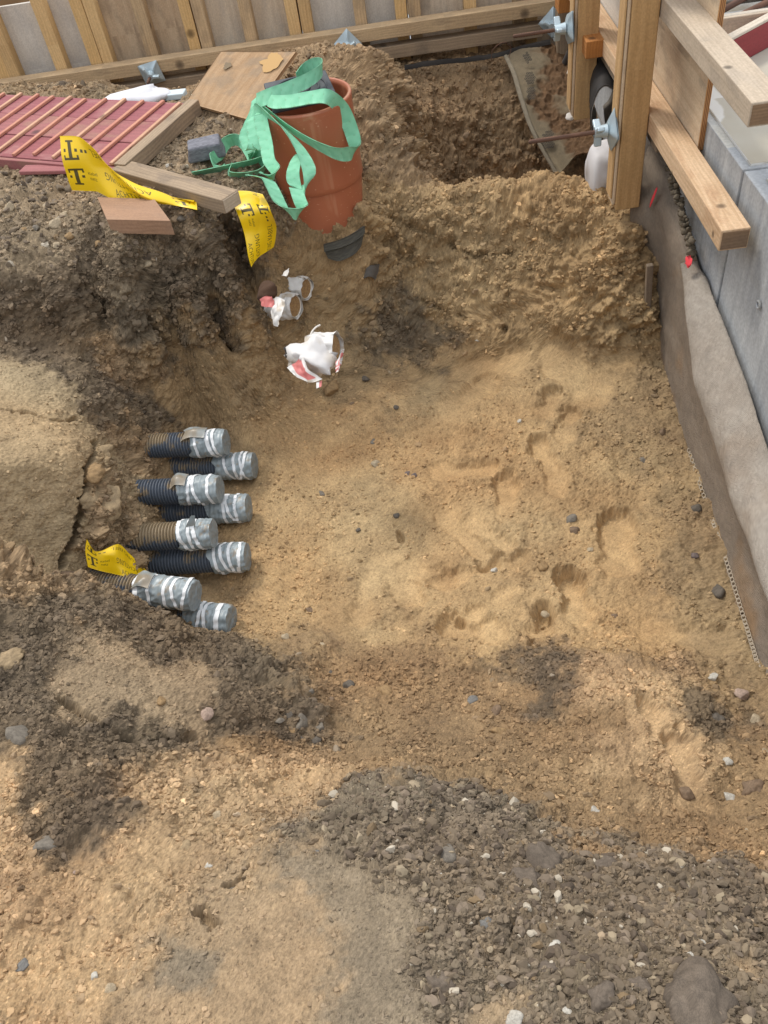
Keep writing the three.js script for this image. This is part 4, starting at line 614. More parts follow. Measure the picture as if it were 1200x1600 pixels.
  add([[462, 294, 3.38], [468, 312, 3.37], [472, 325, 3.37], [463, 334, 3.36], [450, 330, 3.35], [437, 315, 3.35], [427, 295, 3.35], [418, 280, 3.36], [402, 275, 3.38], [385, 272, 3.4]], [[0.9, -0.2, 0.2], [0.95, 0, 0.2], [0.8, 0.5, 0.2], [0.3, 0.9, 0.2], [-0.4, 0.85, 0.2], [-0.8, 0.5, 0.2], [-0.85, 0.45, 0.2], [-0.6, 0.5, 0.5], [0, 0.5, 0.85], [0, 0.4, 0.9]], 80);
  // coil on the left of the rim
  add([[400, 152, 3.58], [398, 168, 3.55], [390, 190, 3.52], [384, 212, 3.5], [388, 230, 3.48], [397, 232, 3.47], [398, 212, 3.47], [396, 190, 3.48], [404, 176, 3.49]], [[0.6, 0.2, -0.6], [0.7, 0.1, -0.6], [0.9, 0.1, -0.4], [1, 0, -0.2], [0.7, 0.4, 0.4], [0.9, -0.3, 0.2], [1, 0.1, 0.1], [1, 0.1, 0], [0.7, 0.4, -0.2]], 90);
  add([[406, 178, 3.47], [410, 200, 3.46], [416, 226, 3.44], [420, 250, 3.42], [430, 266, 3.4], [424, 276, 3.39], [406, 268, 3.38]], [[1, 0.1, -0.1], [1, 0.1, 0], [0.95, 0.2, 0.1], [0.9, 0.3, 0.2], [0.7, 0.6, 0.3], [0, 0.7, 0.7], [0, 0.4, 0.9]], 70);
  // slack lying on the ground
  const G = l => l.map(([a, b, h]) => { const p = cast(a, b); p.y += h; return p; });
  const addG = (pts, wd, n) => part('loop', band(G(pts), VV(wd).map(v => v.setY(v.y + 0.7)), w0, 0.004, n), gm, s);
  addG([[304, 280, 0.02], [330, 276, 0.025], [365, 272, 0.03], [395, 266, 0.035], [418, 262, 0.04], [430, 276, 0.04]], [[0, 0.3, 1], [0.1, 0.2, 1], [0.1, 0.5, 1], [0.2, 0.3, 1], [0.4, 0.4, 1], [0.9, 0.3, 0.2]], 60);
  addG([[398, 262, 0.05], [386, 245, 0.06], [372, 238, 0.06], [358, 244, 0.06], [346, 258, 0.05], [336, 266, 0.05], [340, 272, 0.03], [356, 270, 0.03]], [[1, 0.3, 0.2], [0.8, 0.6, 0.2], [0.3, 0.9, 0.3], [-0.3, 0.9, 0.3], [-0.6, 0.7, 0.4], [-0.2, 0.8, 0.6], [0.1, -0.6, 0.8], [0.1, 0.2, 1]], 70);
  addG([[360, 272, 0.03], [362, 283, 0.03], [385, 284, 0.03], [410, 282, 0.04], [418, 275, 0.05], [405, 256, 0.05], [392, 262, 0.05]], [[0.9, 0.3, 0.1], [0.2, 0.4, 0.9], [0, 0.3, 1], [0, 0.3, 1], [0.6, 0.4, 0.5], [0.8, 0.3, 0.5], [0.2, 0.5, 0.9]], 60);
}

{ // peg of dark wood between soil and felt
  const a = atX(1014, 445, 1.0); const t = solo('wooden_peg', timber(0.028, 0.24, 0.025), W.grey[0], 'dark wooden peg standing between the sand slope and the felt', 'peg'); t.position.copy(a); t.position.y -= 0.02; t.rotation.z = 0.06;
}
// ---------------------------------------------------------------- loose timber and boards on the ledge
{
  const y = 1.0, A = atY(-60, 143, y + 0.0), B = atY(293, 160, y), D = atY(236, 258, y - 0.02), ex = B.clone().sub(A).setY(0);
  const t = thing('slatted_board', 'weathered red board panel with nailed laths and a raw end timber', 'panel');
  const L = 1.75, Wd = D.clone().sub(B).length();
  // local: x along the panel (towards its raw end), z across towards the camera, y up
  const exn = V3(1, 0, 0).applyAxisAngle(V3(0, 1, 0), 0), dirZ = D.clone().sub(B).normalize();
  const dirX = V3(0, 0, 0).subVectors(B, A).normalize(); const bw = Wd / 3;
  for (let k = 0; k < 3; k++) { const m = part('plank', timber(L, 0.032, bw - 0.005), W.red[k], t); m.position.set(-L / 2, -0.018 + 0.002 * (k % 2), bw * (k + 0.5)); }
  const nl = 15; for (let k = 0; k < nl; k++) { const m = part('lath', timber(0.02, 0.014, Wd * rr(0.93, 0.985)), W.lath[k % 3 ? 0 : 1], t); m.position.set(-0.02 - k * 0.1165 + rr(-0.006, 0.006), 0.0055, Wd / 2 + rr(-0.01, 0.012)); m.rotation.y = rr(-0.02, 0.02); }
  const e = part('end_timber', timber(0.062, 0.07, Wd + 0.02), W.grey[1], t); e.position.set(0.033, -0.022, Wd / 2);
  const m = part('edge_board', timber(L, 0.06, 0.022), W.red[1], t); m.position.set(-L / 2, -0.034, Wd + 0.0125);
  const b = V3(0, 0, 0).crossVectors(dirZ, dirX).normalize(), zz = V3(0, 0, 0).crossVectors(dirX, b);
  // the long sides run square to nothing: keep the seen skew by aligning x with the board edge and z with the end
  t.position.copy(B); t.quaternion.setFromRotationMatrix(new THREE.Matrix4().makeBasis(dirX, b, zz));
}
{
  const A = atY(290, 160, 0.99), B = atY(385, 186, 0.95), D = atY(463, 80, 1.15), E = atY(345, 80, 1.15);
  const ex = B.clone().sub(A), ez = E.clone().sub(A), n = V3(0, 0, 0).crossVectors(ex, ez).normalize();
  const t = thing('plywood_board', 'worn plywood board leaning against the earth mound', 'board');
  const sh = sheet([[A, A.clone().lerp(B, 0.5), B], [A.clone().lerp(E, 0.5), A.clone().add(B).add(D).add(E).multiplyScalar(0.25), B.clone().lerp(D, 0.5)], [E, E.clone().lerp(D, 0.5), D]], 30, 30, 0.02, (u, v, p) => 0.003 * fbm(p.x * 8, p.y * 8, p.z * 8, 2), null, [1.4, 0.9]);
  const uv = sh.attributes.uv; for (let i = 0; i < uv.count; i++) { const u = uv.getX(i); uv.setXY(i, uv.getX(i), uv.getY(i)); }
  part('face', sh, W.board[0], t);
  const pk = new THREE.MeshStandardMaterial({ color: C('#c4a06c'), roughness: 0.9 }), dk = new THREE.MeshStandardMaterial({ color: C('#857660'), roughness: 0.95 });
  for (const [px, py, r, k] of [[425, 96, 0.075, 0], [355, 104, 0.03, 1]]) { const g = new THREE.CircleGeometry(1, 26), P = g.attributes.position; for (let i = 1; i < P.count; i++) { const q = 0.7 + 0.3 * vn(Math.cos(i / 26 * 6.283) * 2 + px, Math.sin(i / 26 * 6.283) * 2, 1) + 0.15 * hash3(i % 26, px, 1); P.setXY(i, P.getX(i) * q * r, P.getY(i) * q * r * 0.7); } const m = part(k ? 'dirt_patch' : 'peeled_patch', g, k ? dk : pk, t); const c = px; let best = null, bd = 9; for (let i = 0; i <= 30; i++) for (let j = 0; j <= 30; j++) { const q = V3(sh.attributes.position.getX(j * 31 + i), sh.attributes.position.getY(j * 31 + i), sh.attributes.position.getZ(j * 31 + i)); const s = q.clone().applyMatrix4(camera.matrixWorldInverse), dd = Math.hypot(600 - FPX * s.x / s.z - px, 800 + FPX * s.y / s.z - py) / 100; if (dd < bd) { bd = dd; best = q; } } const nn = n.y < 0 ? n.clone().negate() : n; m.position.copy(best).addScaledVector(nn, 0.006); m.quaternion.setFromUnitVectors(V3(0, 0, 1), nn); }
}
function lay(name, label, cat, px0, px1, y, w, h, mat, over = 0) { const p = atY(px0[0], px0[1], y), q = atY(px1[0], px1[1], y), l = p.distanceTo(q); const t = thing(name, label, cat); const m = part('body', timber(l, h, w, 0.006), mat, t); m.position.set(l / 2, -h / 2, -w / 2); frame(t, p, q.clone().sub(p), V3(0, 1, 0)); return t; }
{
  const t = lay('plank', 'thick grey weathered plank resting at the ledge edge over the yellow tape', 'plank', [172, 264], [346, 313], 0.985, 0.10, 0.062, W.grey[1]);
  const e = part('end_grain', timber(0.003, 0.054, 0.09), W.bleached[0], t); e.position.set(t.children[0].position.x * 2 + 0.001, -0.031, -0.05);
  { const q = [[167, 343, 0.975], [266, 345, 0.975], [241, 311, 0.98], [152, 308, 0.98]].map(a => atY(...a)), up = [], lo = q.map(p => p.clone().add(V3(0, -0.06, 0)));
    const pos = [], uv = [], quad = (a, b, c, d, u, v) => { for (const [p, s, t] of [[a, 0, 0], [b, u, 0], [c, u, v], [a, 0, 0], [c, u, v], [d, 0, v]]) { pos.push(p.x, p.y, p.z); uv.push(t, s); } };
    quad(q[0], q[1], q[2], q[3], 0.3, 0.9); quad(lo[0], lo[1], q[1], q[0], 0.3, 0.2); quad(lo[1], lo[2], q[2], q[1], 0.3, 0.2); quad(lo[2], lo[3], q[3], q[2], 0.3, 0.2); quad(lo[3], lo[0], q[0], q[3], 0.3, 0.2); quad(lo[3], lo[2], lo[1], lo[0], 0.3, 0.9);
    const g = new THREE.BufferGeometry(); g.setAttribute('position', new THREE.Float32BufferAttribute(pos, 3)); g.setAttribute('uv', new THREE.Float32BufferAttribute(uv, 2)); g.computeVertexNormals();
    solo('timber_offcut', g, W.brown[0], 'short reddish brown timber offcut lying on the ledge under the tape', 'timber'); }
  lay('painted_lath', 'thin pink painted board poking out below the red panel', 'board', [28, 268], [108, 266], 0.965, 0.07, 0.02, W.lath[0]).children[0].material = W.red[1];
}
{
  const g = new RoundedBoxGeometry(0.165, 0.07, 0.1, 3, 0.012), p = g.attributes.position; for (let i = 0; i < p.count; i++) { const k = 1 + 0.10 * fbm(p.getX(i) * 14, p.getY(i) * 14, p.getZ(i) * 14, 2); p.setXYZ(i, p.getX(i) * k * (p.getY(i) > 0 ? 0.9 : 1.05), p.getY(i) * k, p.getZ(i) * k); } g.computeVertexNormals();
  const q = atY(322, 252, 0.93); const m = solo('granite_block', g, new THREE.MeshStandardMaterial({ map: tex(128, 128, (u, v) => mix3(hex('#7d7e86'), hex('#62636b'), clamp(0.5 + fbm(u * 12, v * 12, 3, 4) + 0.2 * vn(u * 90, v * 90, 2), 0, 1))), roughness: 0.85 }), 'blue grey rough stone block between the red panel and the green sling', 'stone'); m.position.set(q.x, 0.965, q.z - 0.05); m.rotation.set(0.05, 0.12, 0.02);
}
// white plastic behind the red panel
const film = new THREE.MeshPhysicalMaterial({ color: C('#d9dadf'), roughness: 0.5, transmission: 0.15, thickness: 0 });
{
  const g = stone(401, 4, 0.5, 0.5, 4), p = g.attributes.position; for (let i = 0; i < p.count; i++) { const x = p.getX(i), y = p.getY(i), z = p.getZ(i), k = 1 + 0.16 * (1 - Math.abs(vn(x * 4, y * 4, z * 4))) ; p.setXYZ(i, x * k, y * k, z * k); } g.computeVertexNormals();
  const m = solo('plastic_bag', g, film, 'crumpled white plastic bag lying behind the red panel', 'bag'); m.position.copy(atY(212, 152, 0.96)); m.scale.set(0.17, 0.09, 0.1);
  const g2 = new RoundedBoxGeometry(0.11, 0.03, 0.07, 2, 0.006); const m2 = solo('plastic_box', g2, new THREE.MeshStandardMaterial({ color: C('#c2d0d6'), roughness: 0.5 }), 'small pale blue plastic scrap by the plywood board', 'scrap'); m2.position.copy(atY(274, 148, 0.95)); m2.rotation.y = -0.1;
}
// ---------------------------------------------------------------- yellow cable warning tape
const tapeTex = (() => {
  const c = document.createElement('canvas'); c.width = 1024; c.height = 256; const x = c.getContext('2d');
  x.fillStyle = '#efc800'; x.fillRect(0, 0, 1024, 256); x.fillStyle = '#4c4316';
  const logo = (cx, cy, s, fl) => { x.save(); x.translate(cx, cy); if (fl) x.rotate(Math.PI); x.fillRect(-s * 0.5, -s * 0.6, s, s * 0.16); x.fillRect(-s * 0.12, -s * 0.6, s * 0.24, s * 1.2); x.fillRect(-s * 0.28, s * 0.5, s * 0.56, s * 0.12); x.fillRect(-s * 0.52, -s * 0.6, s * 0.12, s * 0.34); x.fillRect(s * 0.4, -s * 0.6, s * 0.12, s * 0.34); for (const k of [-0.5, 0.32]) x.fillRect(s * k, -s * 0.06, s * 0.18, s * 0.18); x.restore(); };
  x.font = 'bold 44px sans-serif';
  for (let k = 0; k < 2; k++) {
    const o = k * 512; logo(o + 52, 62, 62, true); logo(o + 52, 178, 62, false);
    x.fillRect(o + 96, 56, 12, 12); x.fillRect(o + 116, 56, 12, 12);
    x.font = '20px sans-serif'; x.fillText('Kabel', o + 98, 172); x.fillText('netz', o + 100, 196);
    x.font = '46px sans-serif'; x.save(); x.translate(o + 470, 44); x.rotate(Math.PI); x.fillText('ACHTUNG KABEL', 0, 0, 320); x.restore();
    x.save(); x.translate(o + 400, 142); x.rotate(Math.PI); x.fillText('ACHTUNG', 0, 0, 210); x.restore();
    x.fillText('ACHTUNG', o + 230, 236, 230);
  }
  const t = new THREE.CanvasTexture(c); t.colorSpace = THREE.SRGBColorSpace; t.wrapS = t.wrapT = THREE.RepeatWrapping; return t;
})();
const tapeMat = new THREE.MeshPhysicalMaterial({ map: tapeTex, roughness: 0.38, clearcoat: 0.25, clearcoatRoughness: 0.35, side: THREE.DoubleSide });
const crease = (a, f, s) => (u, v, p) => a * (1 - 2 * Math.abs(vn(p.x * f + s, p.y * f, p.z * f)));
{
  const Z = (px, py, z) => atZ(px, py, z), Y = atY;
  const b = [[112, 298, 0.97], [150, 300, 0.97], [180, 312, 0.965], [205, 312, 0.962], [245, 318, 0.955], [280, 322, 0.945], [308, 328, 0.935]].map(a => Y(...a));
  const t = [[92, 212], [122, 214], [146, 232], [170, 262], [210, 285], [262, 305], [302, 316]].map(([a, c], i) => Z(a, c, b[i].z - [0.06, 0.05, 0.05, 0.04, 0.05, 0.05, 0.04][i]));
  const mid = (q, dz) => t.map((p, i) => p.clone().lerp(b[i], q).add(V3(0, 0, dz * Math.sin(i * 1.7 + 1))));
  solo('warning_tape', sheet([t, mid(0.33, 0.035), mid(0.66, 0.03), b], 110, 34, 0.0012, crease(0.006, 8, 3), null, [0.62, -1]), tapeMat, 'printed yellow warning tape standing up against the red panel', 'tape');
  const h = [[[352, 296, 0.885], [372, 296, 0.89], [392, 297, 0.89], [412, 302, 0.885]], [[372, 330, 0.875], [390, 326, 0.88], [408, 324, 0.88], [424, 326, 0.87]], [[384, 365, 0.79], [400, 360, 0.79], [418, 356, 0.78], [432, 350, 0.77]], [[390, 396, 0.73], [404, 390, 0.72], [418, 382, 0.71], [431, 372, 0.71]], [[395, 415, 0.69], [405, 402, 0.69], [418, 392, 0.685], [428, 384, 0.68]]].map(r => r.map(([a, c, y]) => Y(a, c, y).add(V3(0, 0.012, 0.03))));
  const g = sheet(h, 40, 70, 0.0012, crease(0.005, 9, 7)); const uv = g.attributes.uv; for (let i = 0; i < uv.count; i++) { const u = uv.getX(i), v = uv.getY(i); uv.setXY(i, 0.42 + v * 0.5, u); } 
  solo('warning_tape', g, tapeMat, 'printed yellow warning tape hanging down the dark cut face below the plank', 'tape');
  const l = [[[136, 843, 0.36], [150, 862, 0.35], [180, 851, 0.37], [190, 852, 0.37], [205, 866, 0.33], [222, 884, 0.29], [242, 899, 0.255]], [[134, 860, 0.34], [152, 872, 0.345], [178, 868, 0.35], [192, 872, 0.345], [206, 882, 0.31], [222, 893, 0.275], [238, 901, 0.25]], [[138, 886, 0.315], [156, 892, 0.31], [178, 897, 0.30], [196, 901, 0.285], [210, 904, 0.27], [222, 906, 0.255], [234, 905, 0.245]]].map(r => r.map(([a, c]) => cast(a, c).addScaledVector(ray(a, c).normalize(), -0.10)));
  solo('warning_tape', sheet(l, 80, 26, 0.0012, crease(0.006, 10, 11), null, [0.5, -1]), tapeMat, 'printed yellow tape piece lying beside the grey taped ducts', 'tape');
}
// ---------------------------------------------------------------- eight corrugated ducts with taped ends
{
  const rubber = new THREE.MeshStandardMaterial({ vertexColors: true, roughness: 0.5 });
  const grey = new THREE.MeshPhysicalMaterial({ vertexColors: true, roughness: 0.42, clearcoat: 0.2, clearcoatRoughness: 0.4 });
  const white = new THREE.MeshStandardMaterial({ color: C('#dfe2e4'), roughness: 0.45 });
  const D = [ // root, tip (axis pixels), height, tape share of length, bands [place along, lean], soil on top, label
    [[235, 697], [354, 691], 0.19, 0.44, [[0.66, 0.1, 1], [0.84, 0.25, 1.4], [0.91, 0.22, 1]], 0.35, 'upper taped duct by the pit corner with torn tape on its top'],
    [[255, 732], [398, 727], 0.06, 0.40, [[0.76, 0.35, 1], [0.83, 0.1, 1], [0.88, -0.3, 1], [0.92, 0.25, 0.8]], 0.05, 'low taped duct under the torn one, zigzag white bands'],
    [[212, 770], [344, 764], 0.19, 0.46, [[0.66, -0.12, 1], [0.78, 0.3, 1], [0.92, 0.12, 1]], 0.1, 'upper taped duct with three separate white bands on grey tape'],
    [[240, 802], [389, 793], 0.06, 0.40, [[0.78, 0.05, 1], [0.86, 0.38, 1], [0.9, 0.05, 1]], 0.04, 'low taped duct with white bands forming a letter N'],
    [[200, 841], [334, 833], 0.19, 0.38, [[0.70, 0.3, 1.2], [0.78, 0.1, 1], [0.87, 0.3, 1.3]], 0.55, 'upper taped duct with sandy ribs and a tape tail sticking up'],
    [[258, 878], [387, 870], 0.06, 0.42, [[0.68, 0.2, 1], [0.8, 0.4, 1], [0.85, 0.15, 1], [0.92, -0.1, 1.2]], 0.03, 'low taped duct with clean black ribs and four white bands'],
    [[172, 916], [305, 930], 0.19, 0.60, [[0.44, 0.3, 1.5], [0.55, 0.05, 1], [0.74, 0.1, 1], [0.86, 0.3, 1], [0.92, -0.2, 1]], 0.5, 'upper taped duct half behind the near bank, beside the yellow tape'],
    [[240, 962], [362, 969], 0.06, 0.55, [[0.62, -0.2, 1], [0.76, 0.2, 1], [0.88, 0.0, 1.5]], 0.05, 'low taped duct emerging from behind the near bank'],
  ];
  const R = 0.054;
  D.forEach(([a, b, y, share, bands, soil, label], id) => {
    const p = atY(a[0], a[1], y), q = atY(b[0], b[1], y), ex = q.clone().sub(p).normalize(), ext = 0.25, L = p.distanceTo(q) + ext, hoseL = L - 0.05;
    const t = thing('cable_duct', label, 'duct', 'taped cable ducts in the pit side'); frame(t, p.clone().addScaledVector(ex, -ext), ex, V3(0, 1, 0));
    const L0 = ext + (L - ext) * (1 - share), pr = [], pitch = 0.0125, nr = Math.floor((hoseL) / pitch);
    for (let k = 0; k < nr; k++) { const s = k * pitch; pr.push([R - 0.009, s], [R - 0.009, s + 0.003], [R - 0.001, s + 0.0045], [R, s + 0.007], [R - 0.001, s + 0.0095], [R - 0.009, s + 0.011]); }
    const hg = new THREE.LatheGeometry(pr.map(v => new THREE.Vector2(...v)), 44); hg.rotateZ(-Math.PI / 2);
    const hp = hg.attributes.position, hc = []; const yaw = t.quaternion;
    for (let i = 0; i < hp.count; i++) { const v = V3(hp.getX(i), hp.getY(i), hp.getZ(i)), up = v.y / R; const n = fbm(v.x * 16 + id * 9, v.y * 22, v.z * 22, 3) + 0.35 * vn(v.x * 300, v.y * 300, v.z * 300); const d = sstep(0.0, 0.25, n + (up - 0.95) * 0.9 + soil) ; const c = C('#535b66').lerp(C('#94805f'), d * 0.8); c.multiplyScalar(1 + 0.12 * vn(v.x * 120, v.y * 120, v.z * 120)); hc.push(c.r, c.g, c.b); }
    hg.setAttribute('color', new THREE.Float32BufferAttribute(hc, 3)); part('ribbed_hose', hg, rubber, t);
    // tape wrap with a closed, slightly puckered end
    const n = 70, m = 72, pos = [], col = [], idx = [];
    const rad = (s, an) => { const x = L0 + (L - L0) * s, ce = (s - 1) * (L - L0); let r = R + 0.003; const end = sstep(1, 0.93, s); r *= ce > -0.03 ? 0.94 + 0.06 * sstep(0, -0.03, ce) : 1; const cx = Math.cos(an), cy = Math.sin(an); r += 0.0042 * (1 - 2 * Math.abs(vn(x * 26 + id * 7, cx * 2.6, cy * 2.6 + x * 9))) + 0.002 * vn(x * 70 + id, cx * 5, cy * 5) + 0.0009 * Math.sin((s * 9 + an / 6.283 * 1) * 6.283); return r; };
    for (let i = 0; i <= n; i++) for (let k = 0; k <= m; k++) { const s = i / n, an = k / m * 6.28319, ragged = i < 4 ? 0.012 * vn(an * 2.2, id * 5, 1) * (1 - i / 4) : 0, r = rad(s, an % 6.28319); pos.push(L0 + (L - L0) * s + ragged, Math.cos(an) * r, Math.sin(an) * r); const nn = fbm(s * 5 + id * 3, Math.cos(an) * 2, Math.sin(an) * 2, 4), c = C('#7f8a8e').lerp(C('#98a3a7'), clamp(0.5 + 0.9 * nn, 0, 1)); c.lerp(C('#8a7556'), 0.6 * sstep(0.25, 0.5, fbm(s * 7 + id, Math.cos(an) * 3 + 4, Math.sin(an) * 3, 4))); col.push(c.r, c.g, c.b); }
    const base = pos.length / 3; for (let j = 1; j <= 8; j++) for (let k = 0; k <= m; k++) { const an = k / m * 6.28319, f = 1 - j / 8, r = rad(1, an % 6.28319) * f; pos.push(L + 0.006 * (1 - f * f) * 0.4 + 0.0035 * vn(Math.cos(an) * f * 5 + id, Math.sin(an) * f * 5, 2) * (f < 1 ? 1 : 0), Math.cos(an) * r, Math.sin(an) * r); const c = C('#7d888d').multiplyScalar(1 + 0.15 * vn(Math.cos(an) * f * 4, Math.sin(an) * f * 4, id)); col.push(c.r, c.g, c.b); }
    const M1 = m + 1; for (let i = 0; i < n; i++) for (let k = 0; k < m; k++) { const A = i * M1 + k; idx.push(A, A + M1, A + 1, A + 1, A + M1, A + M1 + 1); }
    for (let j = 0; j < 8; j++) for (let k = 0; k < m; k++) { const A = j === 0 ? n * M1 + k : base + (j - 1) * M1 + k, B = base + j * M1 + k; idx.push(A, B, A + 1, A + 1, B, B + 1); }
    const g = new THREE.BufferGeometry(); g.setAttribute('position', new THREE.Float32BufferAttribute(pos, 3)); g.setAttribute('color', new THREE.Float32BufferAttribute(col, 3)); g.setIndex(idx); g.computeVertexNormals();
    const cap = part('tape_wrap', g, grey, t);
    bands.forEach(([s0, lean, wk], bi) => { const hw = 0.0062 * wk, r1 = [], r2 = [], r3 = []; for (let k = 0; k <= 40; k++) { const an = k / 40 * 6.28319, x = ext + (L - ext) * s0 + lean * R * 1.3 * -Math.cos(an) + 0.002 * vn(an * 3, bi, id), s = clamp((x - L0) / (L - L0), 0, 0.99), r = rad(s, an % 6.28319) + 0.0022; const P = dx => V3(x + dx, Math.cos(an) * r, Math.sin(an) * r); r1.push(P(-hw)); r2.push(P(0)); r3.push(P(hw)); } part('white_band', sheet([r1, r2, r3], 90, 4, 0.001, (u, v) => 0.0006 * vn(u * 50, v * 3, bi)), white, cap); });
    if (id === 0 || id === 2 || id === 4 || id === 6) { // loose tails of tape
      const x0 = ext + (L - ext) * [0.72, 0, 0.6, 0, 0.78, 0, 0.5, 0][id], r = R + 0.006, tl = id === 0 ? 0.09 : 0.05;
      const rows = id === 4 ? [[V3(x0 - 0.02, r * 0.9, 0.02), V3(x0 + 0.02, r * 0.95, 0.01)], [V3(x0 - 0.002, r + 0.02, 0.012), V3(x0 + 0.025, r + 0.015, 0.004)], [V3(x0 + 0.018, r + 0.045, 0.0), V3(x0 + 0.03, r + 0.042, -0.004)]] : [[V3(x0 - tl, r * 0.8, 0.035), V3(x0 - tl * 0.4, r + 0.006, 0.03), V3(x0 + 0.02, r + 0.002, 0.035)], [V3(x0 - tl * 0.8, r + 0.004, 0), V3(x0 - tl * 0.3, r + 0.018, 0.0), V3(x0 + 0.02, r + 0.008, 0)], [V3(x0 - tl, r * 0.85, -0.035), V3(x0 - tl * 0.5, r + 0.003, -0.04), V3(x0 + 0.02, r * 0.9, -0.04)]];
      const fg = sheet(rows, 24, 20, 0.001, (u, v, p) => 0.005 * vn(p.x * 40 + id, p.y * 40, p.z * 40), (u, v, p) => C('#8b9699').lerp(C('#8a7658'), clamp(0.3 + fbm(p.x * 30, p.y * 30, p.z * 30, 2), 0, 0.7))); part('tape_tail', fg, grey, cap); }
  });
}
// ---------------------------------------------------------------- sand-filled stubs wrapped in white bag film
{
  const wm = new THREE.MeshPhysicalMaterial({ vertexColors: true, roughness: 0.55, side: THREE.DoubleSide });
  const sandM = new THREE.MeshStandardMaterial({ map: tex(128, 128, (u, v) => mix3(hex('#a5885e'), hex('#86694a'), clamp(0.5 + fbm(u * 14, v * 14, 5, 3) + 0.4 * vn(u * 90, v * 90, 2), 0, 1))), roughness: 0.95 });
  const wcol = (sd, redAt) => (u, v, p) => { const c = C('#d0ceca').lerp(C('#a8987f'), 0.7 * sstep(0.15, 0.45, fbm(p.x * 20 + sd, p.y * 20, p.z * 20, 4))); if (redAt && redAt(u, v)) c.lerp(C('#b5443f'), 0.85); return c; };
  function wrap(t, c, ax, R, len, sd, flare) { // crumpled collar of film round a stub
    const e1 = V3(0, 1, 0).addScaledVector(ax, -ax.y).normalize(), e2 = V3(0, 0, 0).crossVectors(ax, e1), rows = [];
    for (let j = 0; j <= 7; j++) { const s = j / 7, row = []; for (let k = 0; k <= 18; k++) { const an = k / 18 * 6.28319, f = an % 6.28319; const r = R * (1.05 + flare * (1 - s) * (0.5 + 0.8 * vn(Math.cos(f) * 1.6 + sd, Math.sin(f) * 1.6, s * 3))) + 0.008 * vn(Math.cos(f) * 4, Math.sin(f) * 4 + sd, s * 6); const dx = (s - 1) * len + (j === 0 ? 0.03 * vn(Math.cos(f) * 3, Math.sin(f) * 3, sd + 4) : 0); row.push(c.clone().addScaledVector(ax, dx).addScaledVector(e1, Math.cos(f) * r).addScaledVector(e2, Math.sin(f) * r)); } rows.push(row); }
    return sheet(rows, 72, 40, 0.0012, (u, v, p) => 0.006 * (1 - 2 * Math.abs(vn(p.x * 30 + sd, p.y * 30, p.z * 30))), wcol(sd, (u, v) => v < 0.4 && vn(u * 9 + sd, v * 9, 2) > 0.55));
  }
  function stub(c, ax, R, len, label, sd, flare, ring = true) {
    const t = thing('wrapped_stub', label, 'pipe'); const q = new THREE.Quaternion().setFromUnitVectors(V3(0, 1, 0), ax);
    const pl = new THREE.CylinderGeometry(R * 0.93, R * 0.93, len, 30, 1); const m = part('sand_plug', pl, sandM, t); m.quaternion.copy(q); m.position.copy(c).addScaledVector(ax, -len / 2 - 0.006);
    const lp = new THREE.LatheGeometry([[R * 0.94, -len], [R, -len], [R, -0.004], [R * 0.97, 0], [R * 0.93, -0.003], [R * 0.93, -0.03]].map(v => new THREE.Vector2(...v)), 32); const l = part('pipe_wall', lp, new THREE.MeshStandardMaterial({ color: C('#dad6ce'), roughness: 0.6 }), t); l.quaternion.copy(q); l.position.copy(c);
    part('film_collar', wrap(t, c.clone().addScaledVector(ax, 0.004), ax, R, len * 0.8, sd, flare), wm, t); return t;
  }
  const ax = V3(0.86, 0.1, 0.45).normalize();
  const s1 = stub(cast(474, 449).add(V3(0.02, 0.02, 0.05)), V3(0.85, 0.05, 0.5).normalize(), 0.046, 0.12, 'sand filled pipe stub with torn white collar, the higher of the pair', 3, 0.25);
  const s2 = stub(cast(458, 477).add(V3(0.02, 0.03, 0.06)), ax, 0.05, 0.16, 'sand filled pipe stub in white film with a hanging flap', 8, 0.4);
  const fl = (pts, sd, t, red) => { part('film_flap', sheet(pts, 22, 22, 0.0012, (u, v, p) => 0.006 * (1 - 2 * Math.abs(vn(p.x * 40 + sd, p.y * 40, p.z * 40))), wcol(sd, red)), wm, t); };
  fl([[atD(424, 468, 3.36), atD(435, 464, 3.33), atD(446, 470, 3.3)], [atD(422, 490, 3.35), atD(432, 488, 3.3), atD(440, 492, 3.29)], [atD(428, 508, 3.33), atD(434, 510, 3.3), atD(437, 500, 3.3)]], 5, s2);
  fl([[atD(406, 468, 3.4), atD(414, 462, 3.38), atD(426, 464, 3.35)], [atD(408, 478, 3.39), atD(418, 480, 3.36), atD(430, 480, 3.33)]], 15, s2, () => true);
  fl([[atD(442, 424, 3.5), atD(451, 418, 3.48)], [atD(441, 432, 3.48), atD(449, 430, 3.46)]], 25, s1);
  const dk = solo('soil_lump', stone(77, 3, 0.5, 0.8, 2), new THREE.MeshStandardMaterial({ color: C('#4a3526'), roughness: 0.95 }), 'dark crumbly soil lump behind the wrapped pipe stub', 'soil'); dk.scale.setScalar(0.045); dk.position.copy(atD(417, 458, 3.43));
  const t = thing('film_bundle', 'bundle of white bag film with red print around a pipe end', 'bag');
  const c = atD(494, 562, 3.18), g = stone(501, 5, 0.35, 1, 6), p = g.attributes.position, cl = [];
